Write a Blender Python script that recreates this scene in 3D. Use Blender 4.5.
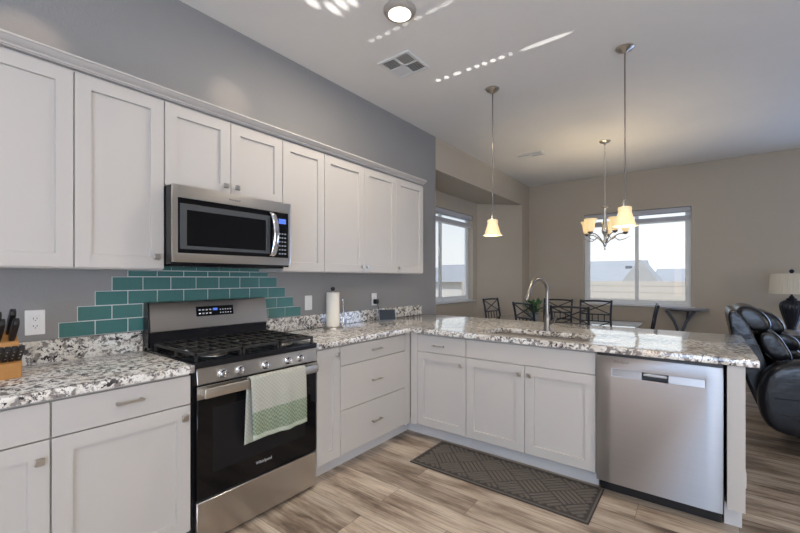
import bpy, bmesh, math, random
from mathutils import Vector, Matrix
from math import sin, cos, pi, radians as R
random.seed(7)
C = bpy.context.scene.collection
for o in list(bpy.data.objects): bpy.data.objects.remove(o)
S = bpy.context.scene

# ------------------------------------------------------------------ camera
F_PX, YAW = 391.11, 0.6547
cam = bpy.data.cameras.new('camera'); camo = bpy.data.objects.new('camera', cam); C.objects.link(camo)
camo.location = (2.5607, 0.0, 1.3286); camo.rotation_euler = (pi/2, 0, YAW)
cam.sensor_width = 36; cam.lens = F_PX/800*36; cam.shift_y = 11.65/800; cam.clip_start = .02; cam.clip_end = 300
S.camera = camo
# ------------------------------------------------------------------ view
S.view_settings.view_transform = 'Standard'; S.view_settings.look = 'None'
S.view_settings.gamma = 1; S.view_settings.use_curve_mapping = False
S.view_settings.exposure = -0.5
# ------------------------------------------------------------------ sky
W = bpy.data.worlds.new('sky'); S.world = W; W.use_nodes = True
wn = W.node_tree; wn.nodes.clear()
wo = wn.nodes.new('ShaderNodeOutputWorld'); wb = wn.nodes.new('ShaderNodeBackground')
wt = wn.nodes.new('ShaderNodeTexCoord'); wsx = wn.nodes.new('ShaderNodeSeparateXYZ'); wr = wn.nodes.new('ShaderNodeValToRGB')
wn.links.new(wt.outputs['Generated'], wsx.inputs[0]); wn.links.new(wsx.outputs['Z'], wr.inputs[0])
e = wr.color_ramp.elements
e[0].position = 0.0; e[0].color = (.97, .985, 1.0, 1)
e[1].position = .6; e[1].color = (.30, .52, .95, 1)
k = e.new(.09); k.color = (.92, .97, 1.0, 1)
k = e.new(.24); k.color = (.70, .85, 1.0, 1)
wn.links.new(wr.outputs[0], wb.inputs[0]); wn.links.new(wb.outputs[0], wo.inputs[0])
wb.inputs[1].default_value = 1.75
# ------------------------------------------------------------------ sun, daylight and added fill lights
def light(name, typ, loc, rot, energy, color, **kw):
    l = bpy.data.lights.new(name, typ); l.energy = energy; l.color = color
    for a, b in kw.items(): setattr(l, a, b)
    o = bpy.data.objects.new(name, l); C.objects.link(o); o.location = loc; o.rotation_euler = rot
    return o
light('sun', 'SUN', (3, -4, 12), (R(42), 0, R(14)), 4.4, (1, .95, .87), angle=R(.6))
light('daylight_back_door', 'AREA', (3.32, -3.02, 1.12), (R(138), 0, 0), 215, (.52, .70, 1.0), shape='RECTANGLE', size=2.34, size_y=2.1)
light('warm_stripe_light', 'AREA', (1.90, -3.02, 1.15), (R(90), 0, 0), 9, (1.0, .60, .28), shape='RECTANGLE', size=.22, size_y=2.1)  # added warm lamp, reflects as the stripe on the dishwasher
light('blue_fill_far', 'AREA', (5.15, 7.31, 1.1), (R(90), 0, pi), 90, (.42, .60, 1.0), shape='RECTANGLE', size=1.7, size_y=2.0)  # added blue fill, tints the sofa and the floor at the right
light('fill_right_front', 'AREA', (6.27, -.6, 1.5), (R(112), 0, R(90)), 105, (1.0, .975, .94), shape='RECTANGLE', size=2.2, size_y=1.9)  # added fill from an unseen window, brightens the cabinets

def glint(x, y, hx, hy, power, surf='ceiling', col=(1, .98, .96), blend=.5):
    """low sun glanced back up from polished things: one narrow spot per streak"""
    tgt = Vector((x, y, 3.05)) if surf == 'ceiling' else Vector((0, x, y))
    src = Vector((x+.5, y-1.5, .25)) if surf == 'ceiling' else Vector((2.4, x-.3, 2.1))
    d = tgt-src; L = d.length; zc = -d.normalized()
    u = Vector((1, 0, 0)) if surf == 'ceiling' else Vector((0, 1, 0))
    u = (u-zc*u.dot(zc)).normalized(); v = zc.cross(u)
    ey = abs(v.y if surf == 'ceiling' else v.z)
    o = light('sun_glint', 'SPOT', src, (0, 0, 0), power, col, spot_size=2*math.atan(max(hx, hy*ey)/L), spot_blend=blend, shadow_soft_size=.004)
    sx, sy = hx/max(hx, hy*ey), hy*ey/max(hx, hy*ey)
    m = Matrix((u*sx, v*sy, zc)).transposed().to_4x4(); m.translation = src; o.matrix_world = m
for x, hx, w in ((.753, .027, 1), (.835, .027, 1), (.94, .044, 1), (1.048, .024, 1), (1.121, .024, 1), (1.188, .024, 1), (1.261, .025, 1), (1.331, .027, 1), (1.405, .018, .6), (1.665, .21, .8)):
    glint(x, 2.902, hx, .030, 520*w)
for x, hx in ((.671, .022), (.742, .024), (.816, .024), (.899, .030), (.98, .030), (1.08, .036), (1.19, .055), (1.30, .055)):
    glint(x, 2.125, hx, .022, 230)
for x, y, hy in ((.640, 1.60, .09), (.700, 1.72, .10), (.775, 1.72, .09), (.843, 1.745, .07)):
    glint(x, y, .040, hy, 620, blend=1)
glint(1.419, 2.565, .19, .15, 170, 'wall', (1, .78, .58), 1.0)
glint(.40, 2.49, .19, .14, 170, 'wall', (1, .78, .58), 1.0)

# ------------------------------------------------------------------ materials
def nmat(name):
    m = bpy.data.materials.new(name); m.use_nodes = True
    nt = m.node_tree; b = nt.nodes['Principled BSDF']
    return m, nt, b
def N(nt, t, **kw):
    n = nt.nodes.new(t)
    for a, b in kw.items():
        if a in n.inputs: n.inputs[a].default_value = b
        else: setattr(n, a, b)
    return n
def mixc(nt, fac, a, b, blend='MIX'):
    n = nt.nodes.new('ShaderNodeMix'); n.data_type = 'RGBA'; n.blend_type = blend
    for sock, v in ((n.inputs[0], fac), (n.inputs[6], a), (n.inputs[7], b)):
        if isinstance(v, (tuple, list)): sock.default_value = (*v[:3], 1)
        elif isinstance(v, (int, float)): sock.default_value = v
        else: nt.links.new(v, sock)
    return n.outputs[2]
def ramp(nt, src, stops):
    n = nt.nodes.new('ShaderNodeValToRGB'); nt.links.new(src, n.inputs[0])
    el = n.color_ramp.elements
    while len(el) < len(stops): el.new(.5)
    for q, (p, c) in zip(el, stops):
        q.position = p; q.color = (*c, 1) if len(c) == 3 else c
    return n.outputs[0]
def coords(nt, scale=(1, 1, 1), rot=(0, 0, 0)):
    t = nt.nodes.new('ShaderNodeTexCoord'); mp = nt.nodes.new('ShaderNodeMapping')
    mp.inputs['Scale'].default_value = scale; mp.inputs['Rotation'].default_value = rot
    nt.links.new(t.outputs['Object'], mp.inputs[0]); return mp.outputs[0]
def noise(nt, vec, scale, detail=3, rough=.5):
    n = N(nt, 'ShaderNodeTexNoise', Scale=scale, Detail=detail, Roughness=rough)
    nt.links.new(vec, n.inputs['Vector']); return n.outputs['Fac']
def bump(nt, b, h, strength, dist=.01):
    n = N(nt, 'ShaderNodeBump', Strength=strength, Distance=dist)
    nt.links.new(h, n.inputs['Height']); nt.links.new(n.outputs[0], b.inputs['Normal'])
def pm(name, col, rough=.5, metal=0, var=.05, scale=12, bmp=0, bscale=200, coat=0, emit=None, es=0):
    m, nt, b = nmat(name); v = coords(nt)
    f = noise(nt, v, scale)
    lo = tuple(c*(1-var) for c in col); hi = tuple(min(1, c*(1+var)) for c in col)
    nt.links.new(mixc(nt, f, lo, hi), b.inputs['Base Color'])
    b.inputs['Roughness'].default_value = rough; b.inputs['Metallic'].default_value = metal
    if coat: b.inputs['Coat Weight'].default_value = coat; b.inputs['Coat Roughness'].default_value = .08
    if bmp: bump(nt, b, noise(nt, v, bscale), bmp, .004)
    if emit: b.inputs['Emission Color'].default_value = (*emit, 1); b.inputs['Emission Strength'].default_value = es
    return m
M = {}
M['cab'] = pm('white_cabinet_paint', (.52, .495, .472), .38, var=.015, scale=3)
M['toe'] = pm('toe_kick_paint', (.62, .61, .62), .5, var=.03)
M['trimw'] = pm('white_trim_paint', (.78, .77, .75), .4, var=.02)
M['wallg'] = pm('grey_wall_paint', (.275, .27, .27), .75, var=.03, scale=4, bmp=.35, bscale=90)
M['wallt'] = pm('taupe_wall_paint', (.53, .465, .375), .75, var=.03, scale=4, bmp=.35, bscale=90)
M['ceil'] = pm('ceiling_paint', (.83, .81, .775), .8, var=.02, scale=5, bmp=.4, bscale=70)
M['nickel'] = pm('brushed_nickel', (.50, .47, .43), .32, 1, var=.06, scale=60)
M['nickeld'] = pm('dark_brushed_nickel', (.30, .275, .25), .28, 1, var=.06, scale=60)
M['nickelb'] = pm('bright_satin_nickel', (.68, .66, .63), .25, 1, var=.04, scale=60)
M['chrome'] = pm('polished_chrome', (.72, .72, .74), .12, 1, var=.02)
M['blackp'] = pm('black_plastic', (.012, .012, .014), .35, var=.2)
M['blackm'] = pm('black_enamel', (.010, .010, .012), .22, var=.2, coat=.1)
M['blackm'].node_tree.nodes['Principled BSDF'].inputs['Specular IOR Level'].default_value = .2
M['iron'] = pm('cast_iron', (.022, .021, .021), .5, var=.25, scale=80, bmp=.3)
M['blackglass'] = pm('black_oven_glass', (.004, .004, .005), .06, var=.1)
M['blackglass'].node_tree.nodes['Principled BSDF'].inputs['Specular IOR Level'].default_value = .28
M['glareglass'] = pm('grey_glare_glass', (.07, .075, .08), .15, var=.1)  # grey of the glare painted on the microwave window
M['wire'] = pm('wrought_iron', (.03, .032, .045), .35, .3, var=.2)
M['outlet'] = pm('white_plastic', (.82, .82, .82), .35, var=.01)
M['slot'] = pm('outlet_slot_dark', (.05, .05, .05), .6)
M['paper'] = pm('paper_towel_paper', (.80, .76, .68), .9, var=.04, scale=90, bmp=.5, bscale=160)
M['vinyl'] = pm('white_vinyl_frame', (.88, .88, .86), .4, var=.02)
M['blind'] = pm('grey_shade_fabric', (.55, .56, .60), .8, var=.04, scale=60)
M['console'] = pm('console_table_paint', (.10, .105, .13), .4, var=.2)
M['consoletop'] = pm('console_top_paint', (.30, .29, .30), .35, var=.1)
M['urn'] = pm('lamp_base_bronze', (.025, .027, .035), .3, .4, var=.3, scale=25)
M['urnlight'] = pm('lamp_base_worn', (.25, .24, .24), .4, .3, var=.3, scale=40)
M['shadec'] = pm('lamp_shade_linen', (.72, .66, .54), .85, var=.05, scale=150)
M['woodb'] = pm('knife_block_wood', (.50, .24, .07), .45, var=.25, scale=30)
M['rivet'] = pm('knife_steel', (.6, .6, .6), .3, 1)
M['dark'] = pm('dark_recess', (.02, .02, .022), .7, var=.2)
M['rimb'] = pm('beige_lamp_rim', (.40, .36, .32), .5)
M['grille'] = pm('vent_white_metal', (.74, .74, .73), .4, var=.02)
M['leaf'] = pm('plant_leaf', (.06, .16, .05), .5, var=.5, scale=20)
M['pot'] = pm('ceramic_pot', (.35, .38, .40), .4, var=.1)
M['sinks'] = pm('sink_composite', (.30, .27, .25), .35, var=.1, scale=80)
M['fence'] = pm('block_fence', (.56, .51, .44), .9, var=.08, scale=3)
M['roof'] = pm('roof_tile', (.46, .44, .41), .9, var=.1, scale=4)
M['roofvent'] = pm('roof_vent_metal', (.16, .16, .18), .7)
M['stucco'] = pm('stucco', (.66, .64, .60), .9, var=.05, scale=3)
M['dirt'] = pm('desert_ground', (.50, .42, .34), .95, var=.1, scale=2)
M['led'] = pm('blue_display', (.05, .1, .4), .3, emit=(.12, .25, .9), es=.9)
M['ledw'] = pm('white_print', (.7, .7, .72), .4)
M['logo'] = pm('silver_print', (.62, .63, .65), .35, .3)
M['logod'] = pm('dark_print', (.10, .09, .09), .4)
M['screen'] = pm('dark_glass_screen', (.03, .04, .055), .12, var=.1)
M['side'] = pm('smart_display_grey', (.30, .32, .37), .6, var=.05)
M['lens'] = pm('lit_lamp_diffuser', (.9, .87, .8), .5, emit=(1, .90, .74), es=6.0)
M['bulb'] = pm('lit_bulb', (1, .9, .7), .5, emit=(1, .84, .52), es=6)
M['hillm'] = pm('distant_hill', (.42, .42, .46), 1, var=.1, scale=.3)
M['shrub'] = pm('shrub_leaf', (.14, .17, .09), .8, var=.4, scale=9)

def m_steel(name, base, rough, aniso=.75):
    m, nt, b = nmat(name); v = coords(nt, (3, 3, 260))
    f = noise(nt, v, 1.0, 2)
    nt.links.new(mixc(nt, f, tuple(c*.93 for c in base), tuple(c*1.05 for c in base)), b.inputs['Base Color'])
    b.inputs['Metallic'].default_value = 1; b.inputs['Roughness'].default_value = rough
    b.inputs['Anisotropic'].default_value = aniso; b.inputs['Anisotropic Rotation'].default_value = .25
    t = nt.nodes.new('ShaderNodeTangent'); t.direction_type = 'UV_MAP'; t.uv_map = 'flat'
    nt.links.new(t.outputs[0], b.inputs['Tangent'])
    return m
M['steel'] = m_steel('brushed_stainless', (.56, .535, .50), .30)
M['steeldw'] = m_steel('dishwasher_stainless', (.41, .415, .43), .36, 1.0)
M['steelgroove'] = m_steel('groove_stainless', (.44, .45, .47), .42)

def m_granite():
    m, nt, b = nmat('speckled_granite'); v = coords(nt)
    ws = noise(nt, v, 9, 3)
    vv = nt.nodes.new('ShaderNodeVectorMath'); vv.operation = 'ADD'
    sc = nt.nodes.new('ShaderNodeVectorMath'); sc.operation = 'SCALE'; sc.inputs['Scale'].default_value = .05
    cn = N(nt, 'ShaderNodeTexNoise', Scale=14.0, Detail=2.0); nt.links.new(v, cn.inputs['Vector'])
    nt.links.new(cn.outputs['Color'], sc.inputs[0]); nt.links.new(v, vv.inputs[0]); nt.links.new(sc.outputs[0], vv.inputs[1])
    w = vv.outputs[0]
    base = ramp(nt, noise(nt, w, 11, 4, .6), [(.28, (.42, .37, .33)), (.42, (.72, .68, .62)), (.54, (.84, .82, .78)), (.72, (.90, .89, .86))])
    grey = ramp(nt, noise(nt, w, 34, 3, .6), [(.50, (0, 0, 0)), (.58, (1, 1, 1))])
    c1 = mixc(nt, grey, base, (.25, .225, .215))
    cl = ramp(nt, noise(nt, w, 7, 2, .5), [(.36, (0, 0, 0)), (.55, (1, 1, 1))])
    bl = ramp(nt, noise(nt, w, 52, 4, .62), [(.55, (0, 0, 0)), (.585, (1, 1, 1))])
    mm = nt.nodes.new('ShaderNodeMath'); mm.operation = 'MULTIPLY'
    nt.links.new(cl, mm.inputs[0]); nt.links.new(bl, mm.inputs[1])
    c2 = mixc(nt, mm.outputs[0], c1, (.030, .028, .033))
    sp = ramp(nt, noise(nt, v, 130, 2), [(.64, (0, 0, 0)), (.68, (1, 1, 1))])
    c3 = mixc(nt, sp, c2, (.10, .075, .065))
    nt.links.new(c3, b.inputs['Base Color'])
    b.inputs['Roughness'].default_value = .12; b.inputs['Coat Weight'].default_value = .5; b.inputs['Coat Roughness'].default_value = .02; b.inputs['Coat IOR'].default_value = 1.55
    return m
M['granite'] = m_granite()

def m_floor():
    m, nt, b = nmat('wood_plank_floor'); v = coords(nt)
    br = N(nt, 'ShaderNodeTexBrick', Scale=1.0)
    br.offset = .37; br.offset_frequency = 2
    nt.links.new(v, br.inputs['Vector'])
    br.inputs['Brick Width'].default_value = 1.22; br.inputs['Row Height'].default_value = .18
    br.inputs['Mortar Size'].default_value = .0012; br.inputs['Mortar Smooth'].default_value = .2; br.inputs['Bias'].default_value = 0
    br.inputs['Color1'].default_value = (0, 0, 0, 1); br.inputs['Color2'].default_value = (1, 1, 1, 1); br.inputs['Mortar'].default_value = (.5, .5, .5, 1)
    # shift the grain from plank to plank
    sc = nt.nodes.new('ShaderNodeVectorMath'); sc.operation = 'SCALE'; sc.inputs['Scale'].default_value = 7.3
    nt.links.new(br.outputs['Color'], sc.inputs[0])
    ad = nt.nodes.new('ShaderNodeVectorMath'); ad.operation = 'ADD'
    nt.links.new(v, ad.inputs[0]); nt.links.new(sc.outputs[0], ad.inputs[1])
    def str_noise(s, scale, det, ro=.6):
        mp = nt.nodes.new('ShaderNodeMapping'); mp.inputs['Scale'].default_value = s
        nt.links.new(ad.outputs[0], mp.inputs[0]); return noise(nt, mp.outputs[0], scale, det, ro)
    g1 = str_noise((1, 5, 1), 1.9, 5, .62)
    g2 = str_noise((1.2, 30, 1), 2.6, 4)
    c1 = ramp(nt, g1, [(.32, (.16, .115, .085)), (.42, (.36, .28, .215)), (.52, (.56, .46, .37)), (.66, (.70, .61, .51))])
    c2 = mixc(nt, .6, c1, ramp(nt, g2, [(.35, (.40, .38, .36)), (.55, (.95, .95, .95)), (.75, (1, 1, 1))]), 'MULTIPLY')
    tone = ramp(nt, br.outputs['Color'], [(0, (.74, .72, .70)), (1, (1.08, 1.06, 1.03))])
    c3 = mixc(nt, 1.0, c2, tone, 'MULTIPLY')
    c4 = mixc(nt, br.outputs['Fac'], c3, (.09, .07, .055))
    nt.links.new(c4, b.inputs['Base Color'])
    b.inputs['Roughness'].default_value = .34
    bump(nt, b, g2, .12, .002)
    return m
M['floor'] = m_floor()

def m_tile():
    m, nt, b = nmat('teal_glass_tile'); v = coords(nt, (1, 1, 1), (0, R(90), R(90)))
    f = noise(nt, coords(nt, (10, 60, 10)), 1.0, 2)
    g = noise(nt, coords(nt), 3.5, 2)
    c = mixc(nt, f, (.040, .150, .143), (.062, .200, .190))
    nt.links.new(mixc(nt, g, c, (.065, .185, .18)), b.inputs['Base Color'])
    b.inputs['Roughness'].default_value = .12; b.inputs['Coat Weight'].default_value = .5
    return m
M['tile'] = m_tile()
M['grout'] = pm('white_grout', (.66, .69, .69), .8, var=.03)

def m_leather():
    m, nt, b = nmat('black_leather'); v = coords(nt)
    f = noise(nt, v, 5, 4)
    nt.links.new(mixc(nt, f, (.004, .005, .007), (.010, .011, .015)), b.inputs['Base Color'])
    b.inputs['Roughness'].default_value = .24; b.inputs['Specular IOR Level'].default_value = .4
    bump(nt, b, noise(nt, v, 11, 4), .28, .02)
    return m
M['leather'] = m_leather()

def m_towel():
    m, nt, b = nmat('striped_cotton_towel')
    t = nt.nodes.new('ShaderNodeTexCoord'); sx = nt.nodes.new('ShaderNodeSeparateXYZ')
    nt.links.new(t.outputs['UV'], sx.inputs[0])
    v = coords(nt)
    zone = ramp(nt, sx.outputs['Y'], [(0, (.33, .40, .29)), (.012, (.46, .50, .41)), (.03, (.46, .50, .41)), (.036, (.13, .185, .105)), (.195, (.16, .22, .13)), (.205, (.40, .40, .345)), (.9, (.42, .42, .37)), (1, (.42, .45, .36))])
    zone_node = zone.node; zone_node.color_ramp.interpolation = 'LINEAR'
    ck = N(nt, 'ShaderNodeTexChecker', Scale=90.0); nt.links.new(v, ck.inputs['Vector'])
    c = mixc(nt, ck.outputs['Fac'], zone, mixc(nt, .30, zone, (.66, .68, .60)))
    c = mixc(nt, noise(nt, v, 40), c, mixc(nt, .15, c, (.3, .3, .26)))
    nt.links.new(c, b.inputs['Base Color']); b.inputs['Roughness'].default_value = .95
    bump(nt, b, noise(nt, v, 300), .5, .003)
    return m
M['towel'] = m_towel()

def m_glass(name, tint, refl, rough=0.0):
    m = bpy.data.materials.new(name); m.use_nodes = True; nt = m.node_tree; nt.nodes.clear()
    o = nt.nodes.new('ShaderNodeOutputMaterial'); tr = nt.nodes.new('ShaderNodeBsdfTransparent'); gl = nt.nodes.new('ShaderNodeBsdfGlossy')
    mx = nt.nodes.new('ShaderNodeMixShader'); fr = nt.nodes.new('ShaderNodeFresnel'); mu = nt.nodes.new('ShaderNodeMath')
    fr.inputs[0].default_value = 1.45; mu.operation = 'MULTIPLY'; mu.inputs[1].default_value = refl
    n = noise(nt, coords(nt), 4); tc = mixc(nt, n, tuple(c*.98 for c in tint), tint)
    nt.links.new(tc, tr.inputs[0]); gl.inputs['Roughness'].default_value = rough
    nt.links.new(fr.outputs[0], mu.inputs[0]); nt.links.new(mu.outputs[0], mx.inputs[0])
    nt.links.new(tr.outputs[0], mx.inputs[1]); nt.links.new(gl.outputs[0], mx.inputs[2]); nt.links.new(mx.outputs[0], o.inputs[0])
    return m
def m_lampglass():
    m = bpy.data.materials.new('frosted_lamp_glass'); m.use_nodes = True; nt = m.node_tree; nt.nodes.clear()
    o = nt.nodes.new('ShaderNodeOutputMaterial'); tl = nt.nodes.new('ShaderNodeBsdfTranslucent'); df = nt.nodes.new('ShaderNodeBsdfPrincipled'); ad = nt.nodes.new('ShaderNodeAddShader')
    n = noise(nt, coords(nt), 24, 3)
    nt.links.new(mixc(nt, n, (.20, .17, .10), (.28, .24, .16)), tl.inputs[0])
    nt.links.new(mixc(nt, n, (.50, .45, .34), (.62, .58, .47)), df.inputs['Base Color']); df.inputs['Roughness'].default_value = .3
    df.inputs['Emission Color'].default_value = (1, .78, .44, 1); df.inputs['Emission Strength'].default_value = .5
    nt.links.new(tl.outputs[0], ad.inputs[0]); nt.links.new(df.outputs[0], ad.inputs[1]); nt.links.new(ad.outputs[0], o.inputs[0])
    return m
M['shadeglow'] = m_lampglass()
M['pane'] = m_glass('window_glass', (.985, .99, .99), .25)
M['tableglass'] = m_glass('table_glass', (.80, .90, .88), 1.6)

# ------------------------------------------------------------------ mesh helpers
def ident(x, y, z): return (x, y, z)
def LW(a, b, c): return (c, a, b)                 # along left wall: a = y, b = z, c = out from the wall
PB = 3.29
def PN(a, b, c): return (a, PB - c, b)            # along peninsula: a = x, b = z, c = out towards the kitchen
class MB:
    def __init__(self): self.bm = bmesh.new()
    def verts(self, pts, fn=ident): return [self.bm.verts.new(fn(*p)) for p in pts]
    def box(self, a0, a1, b0, b1, c0, c1, fn=ident, bev=0, seg=1):
        v = self.verts([(a, b, c) for a in (a0, a1) for b in (b0, b1) for c in (c0, c1)], fn)
        fs = [self.bm.faces.new([v[i] for i in q]) for q in ((0,1,3,2),(4,6,7,5),(0,4,5,1),(2,3,7,6),(0,2,6,4),(1,5,7,3))]
        if bev:
            es = list({e for f in fs for e in f.edges})
            bmesh.ops.bevel(self.bm, geom=es, offset=bev, segments=seg, affect='EDGES', profile=.5)
        return self
    def prism(self, poly, lo, hi, fn, bev=0, seg=1):      # poly of (u,v); fn(u,v,w)
        a = self.verts([(u, v, lo) for u, v in poly], fn); b = self.verts([(u, v, hi) for u, v in poly], fn)
        n = len(poly); fs = [self.bm.faces.new(a[::-1]), self.bm.faces.new(b)]
        for i in range(n): fs.append(self.bm.faces.new([a[i], a[(i+1) % n], b[(i+1) % n], b[i]]))
        if bev:
            es = list({e for f in fs[:2] for e in f.edges})
            bmesh.ops.bevel(self.bm, geom=es, offset=bev, segments=seg, affect='EDGES', profile=.5)
        return self
    def tube(self, pts, r, seg=10, closed=False, flat=1.0):
        P = [Vector(p) for p in pts]; n = len(P)
        rs = r if isinstance(r, (list, tuple)) else [r]*n
        up = None; rings = []
        for i in range(n):
            if closed: t = P[(i+1) % n]-P[i-1]
            else: t = P[min(i+1, n-1)]-P[max(i-1, 0)]
            t.normalize()
            if up is None:
                up = Vector((0, 0, 1)) if abs(t.z) < .9 else Vector((1, 0, 0))
            up = (up - t*up.dot(t)).normalized(); sd = t.cross(up)
            rings.append([self.bm.verts.new(P[i] + (sd*cos(2*pi*j/seg) + up*sin(2*pi*j/seg)*flat)*rs[i]) for j in range(seg)])
        m = n if closed else n-1
        for i in range(m):
            A, B = rings[i], rings[(i+1) % n]
            for j in range(seg): self.bm.faces.new([A[j], A[(j+1) % seg], B[(j+1) % seg], B[j]])
        if not closed: self.bm.faces.new(rings[0][::-1]); self.bm.faces.new(rings[-1])
        return self
    def lathe(self, prof, cx=0, cy=0, cz=0, seg=28, mod=None, fn=None, cap=True):
        fn = fn or (lambda x, y, z: (cx+x, cy+y, cz+z)); rings = []
        for r, z in prof:
            rings.append([self.bm.verts.new(fn((mod(2*pi*j/seg, r, z) if mod else r)*cos(2*pi*j/seg), (mod(2*pi*j/seg, r, z) if mod else r)*sin(2*pi*j/seg), z)) for j in range(seg)])
        for A, B in zip(rings, rings[1:]):
            for j in range(seg): self.bm.faces.new([A[j], A[(j+1) % seg], B[(j+1) % seg], B[j]])
        if cap: self.bm.faces.new(rings[0][::-1]); self.bm.faces.new(rings[-1])
        return self
    def grid(self, nu, nv, fn, uv=None):
        g = [[self.bm.verts.new(fn(i/nu, j/nv)) for j in range(nv+1)] for i in range(nu+1)]
        l = self.bm.loops.layers.uv.new('flat') if uv and 'flat' not in self.bm.loops.layers.uv else self.bm.loops.layers.uv.get('flat')
        for i in range(nu):
            for j in range(nv):
                f = self.bm.faces.new([g[i][j], g[i+1][j], g[i+1][j+1], g[i][j+1]])
                if uv:
                    for lp, (a, b) in zip(f.loops, ((i, j), (i+1, j), (i+1, j+1), (i, j+1))): lp[l].uv = uv(a/nu, b/nv)
        return self
    def cells(self, us, vs, lo, hi, fn, skip=(), bev=0, seg=2):    # slab made of a grid of cells, some left out as holes
        vt = {}
        def V(i, j, k):
            if (i, j, k) not in vt: vt[i, j, k] = self.bm.verts.new(fn(us[i], vs[j], (lo, hi)[k]))
            return vt[i, j, k]
        on = {(i, j) for i in range(len(us)-1) for j in range(len(vs)-1)} - set(skip)
        bd = []
        for i, j in on:
            self.bm.faces.new([V(i,j,1), V(i+1,j,1), V(i+1,j+1,1), V(i,j+1,1)])
            self.bm.faces.new([V(i,j,0), V(i,j+1,0), V(i+1,j+1,0), V(i+1,j,0)])
            for (di, dj), (p, q) in {(-1,0): ((i,j),(i,j+1)), (1,0): ((i+1,j),(i+1,j+1)), (0,-1): ((i,j),(i+1,j)), (0,1): ((i,j+1),(i+1,j+1))}.items():
                if (i+di, j+dj) not in on:
                    self.bm.faces.new([V(*p,0), V(*q,0), V(*q,1), V(*p,1)])
                    bd.append((p, q))
        if bev:
            es = []
            for p, q in bd:
                for k_ in (0, 1):
                    ed = self.bm.edges.get([vt[(*p, k_)], vt[(*q, k_)]])
                    if ed: es.append(ed)
            bmesh.ops.bevel(self.bm, geom=es, offset=bev, segments=seg, affect='EDGES', profile=.5)
        return self
    def ball(self, c, r, sub=2, squash=(1, 1, 1)):
        bmesh.ops.create_icosphere(self.bm, subdivisions=sub, radius=1, matrix=Matrix.Translation(c) @ Matrix.Diagonal((r*squash[0], r*squash[1], r*squash[2], 1)))
        return self
ORG = {}
def build(name, mb, mat, parent=None, kind=None, label=None, keepuv=False, flat=False):
    bm = mb.bm
    bmesh.ops.recalc_face_normals(bm, faces=bm.faces)
    if parent is None:
        xs = [v.co for v in bm.verts]
        lo = [min(v[i] for v in xs) for i in range(3)]; hi = [max(v[i] for v in xs) for i in range(3)]
        org = Vector(((lo[0]+hi[0])/2, (lo[1]+hi[1])/2, lo[2]))
    else: org = ORG[parent.name]
    if not keepuv:
        l = bm.loops.layers.uv.get('flat') or bm.loops.layers.uv.new('flat')
        for f in bm.faces:
            for lp in f.loops: lp[l].uv = (lp.vert.co.x+lp.vert.co.y, lp.vert.co.z + (0 if abs(f.normal.z) < .8 else lp.vert.co.x))
    bmesh.ops.translate(bm, verts=bm.verts, vec=-org)
    me = bpy.data.meshes.new(name); bm.to_mesh(me); bm.free()
    if not flat:
        me.polygons.foreach_set('use_smooth', [True]*len(me.polygons)); me.set_sharp_from_angle(angle=R(38))
    me.materials.append(mat)
    o = bpy.data.objects.new(name, me); C.objects.link(o); ORG[o.name] = org
    if parent: o.parent = parent
    else: o.location = org
    if kind: o['kind'] = kind
    if label: o['label'] = label
    return o
def tag(o, label, cat, group=None):
    o['label'] = label; o['category'] = cat
    if group: o['group'] = group
    return o
def thing(name, label, cat, loc=(0, 0, 0), group=None):
    o = bpy.data.objects.new(name, None); C.objects.link(o); o.empty_display_size = .1
    o.location = loc; ORG[o.name] = Vector(loc); return tag(o, label, cat, group)
def copy_tree(o, parent=None):
    c = o.copy(); C.objects.link(c); c.parent = parent
    for ch in list(o.children): copy_tree(ch, c)
    return c
def struct(name, mb, mat): return build(name, mb, mat, kind='structure')
def text(name, s, size, mat, parent, mtx, label=None):
    cu = bpy.data.curves.new('lettering', 'FONT'); cu.body = s; cu.size = size; cu.extrude = .0004; cu.align_x = 'CENTER'; cu.align_y = 'CENTER'
    t = bpy.data.objects.new('lettering', cu); C.objects.link(t); bpy.context.view_layer.update()
    me = bpy.data.meshes.new_from_object(t.evaluated_get(bpy.context.evaluated_depsgraph_get()))
    bpy.data.objects.remove(t); bpy.data.curves.remove(cu)
    me.transform(Matrix.Translation(-ORG[parent.name]) @ mtx); me.materials.clear(); me.materials.append(mat)
    o = bpy.data.objects.new(name, me); C.objects.link(o); o.parent = parent; ORG[o.name] = ORG[parent.name]
    return o
def face_x(x, y, z):  # text lying on a plane facing +x, reading along +y
    return Matrix(((0, 0, 1, x), (1, 0, 0, y), (0, 1, 0, z), (0, 0, 0, 1)))
def face_ny(x, y, z):
    return Matrix(((1, 0, 0, x), (0, 0, -1, y), (0, 1, 0, z), (0, 0, 0, 1)))
def arc(c, r, a0, a1, n, plane='xz'):
    out = []
    for i in range(n+1):
        a = a0+(a1-a0)*i/n
        out.append((c[0]+r*cos(a), c[1], c[2]+r*sin(a)) if plane == 'xz' else (c[0], c[1]+r*cos(a), c[2]+r*sin(a)) if plane == 'yz' else (c[0]+r*cos(a), c[1]+r*sin(a), c[2]))
    return out

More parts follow.
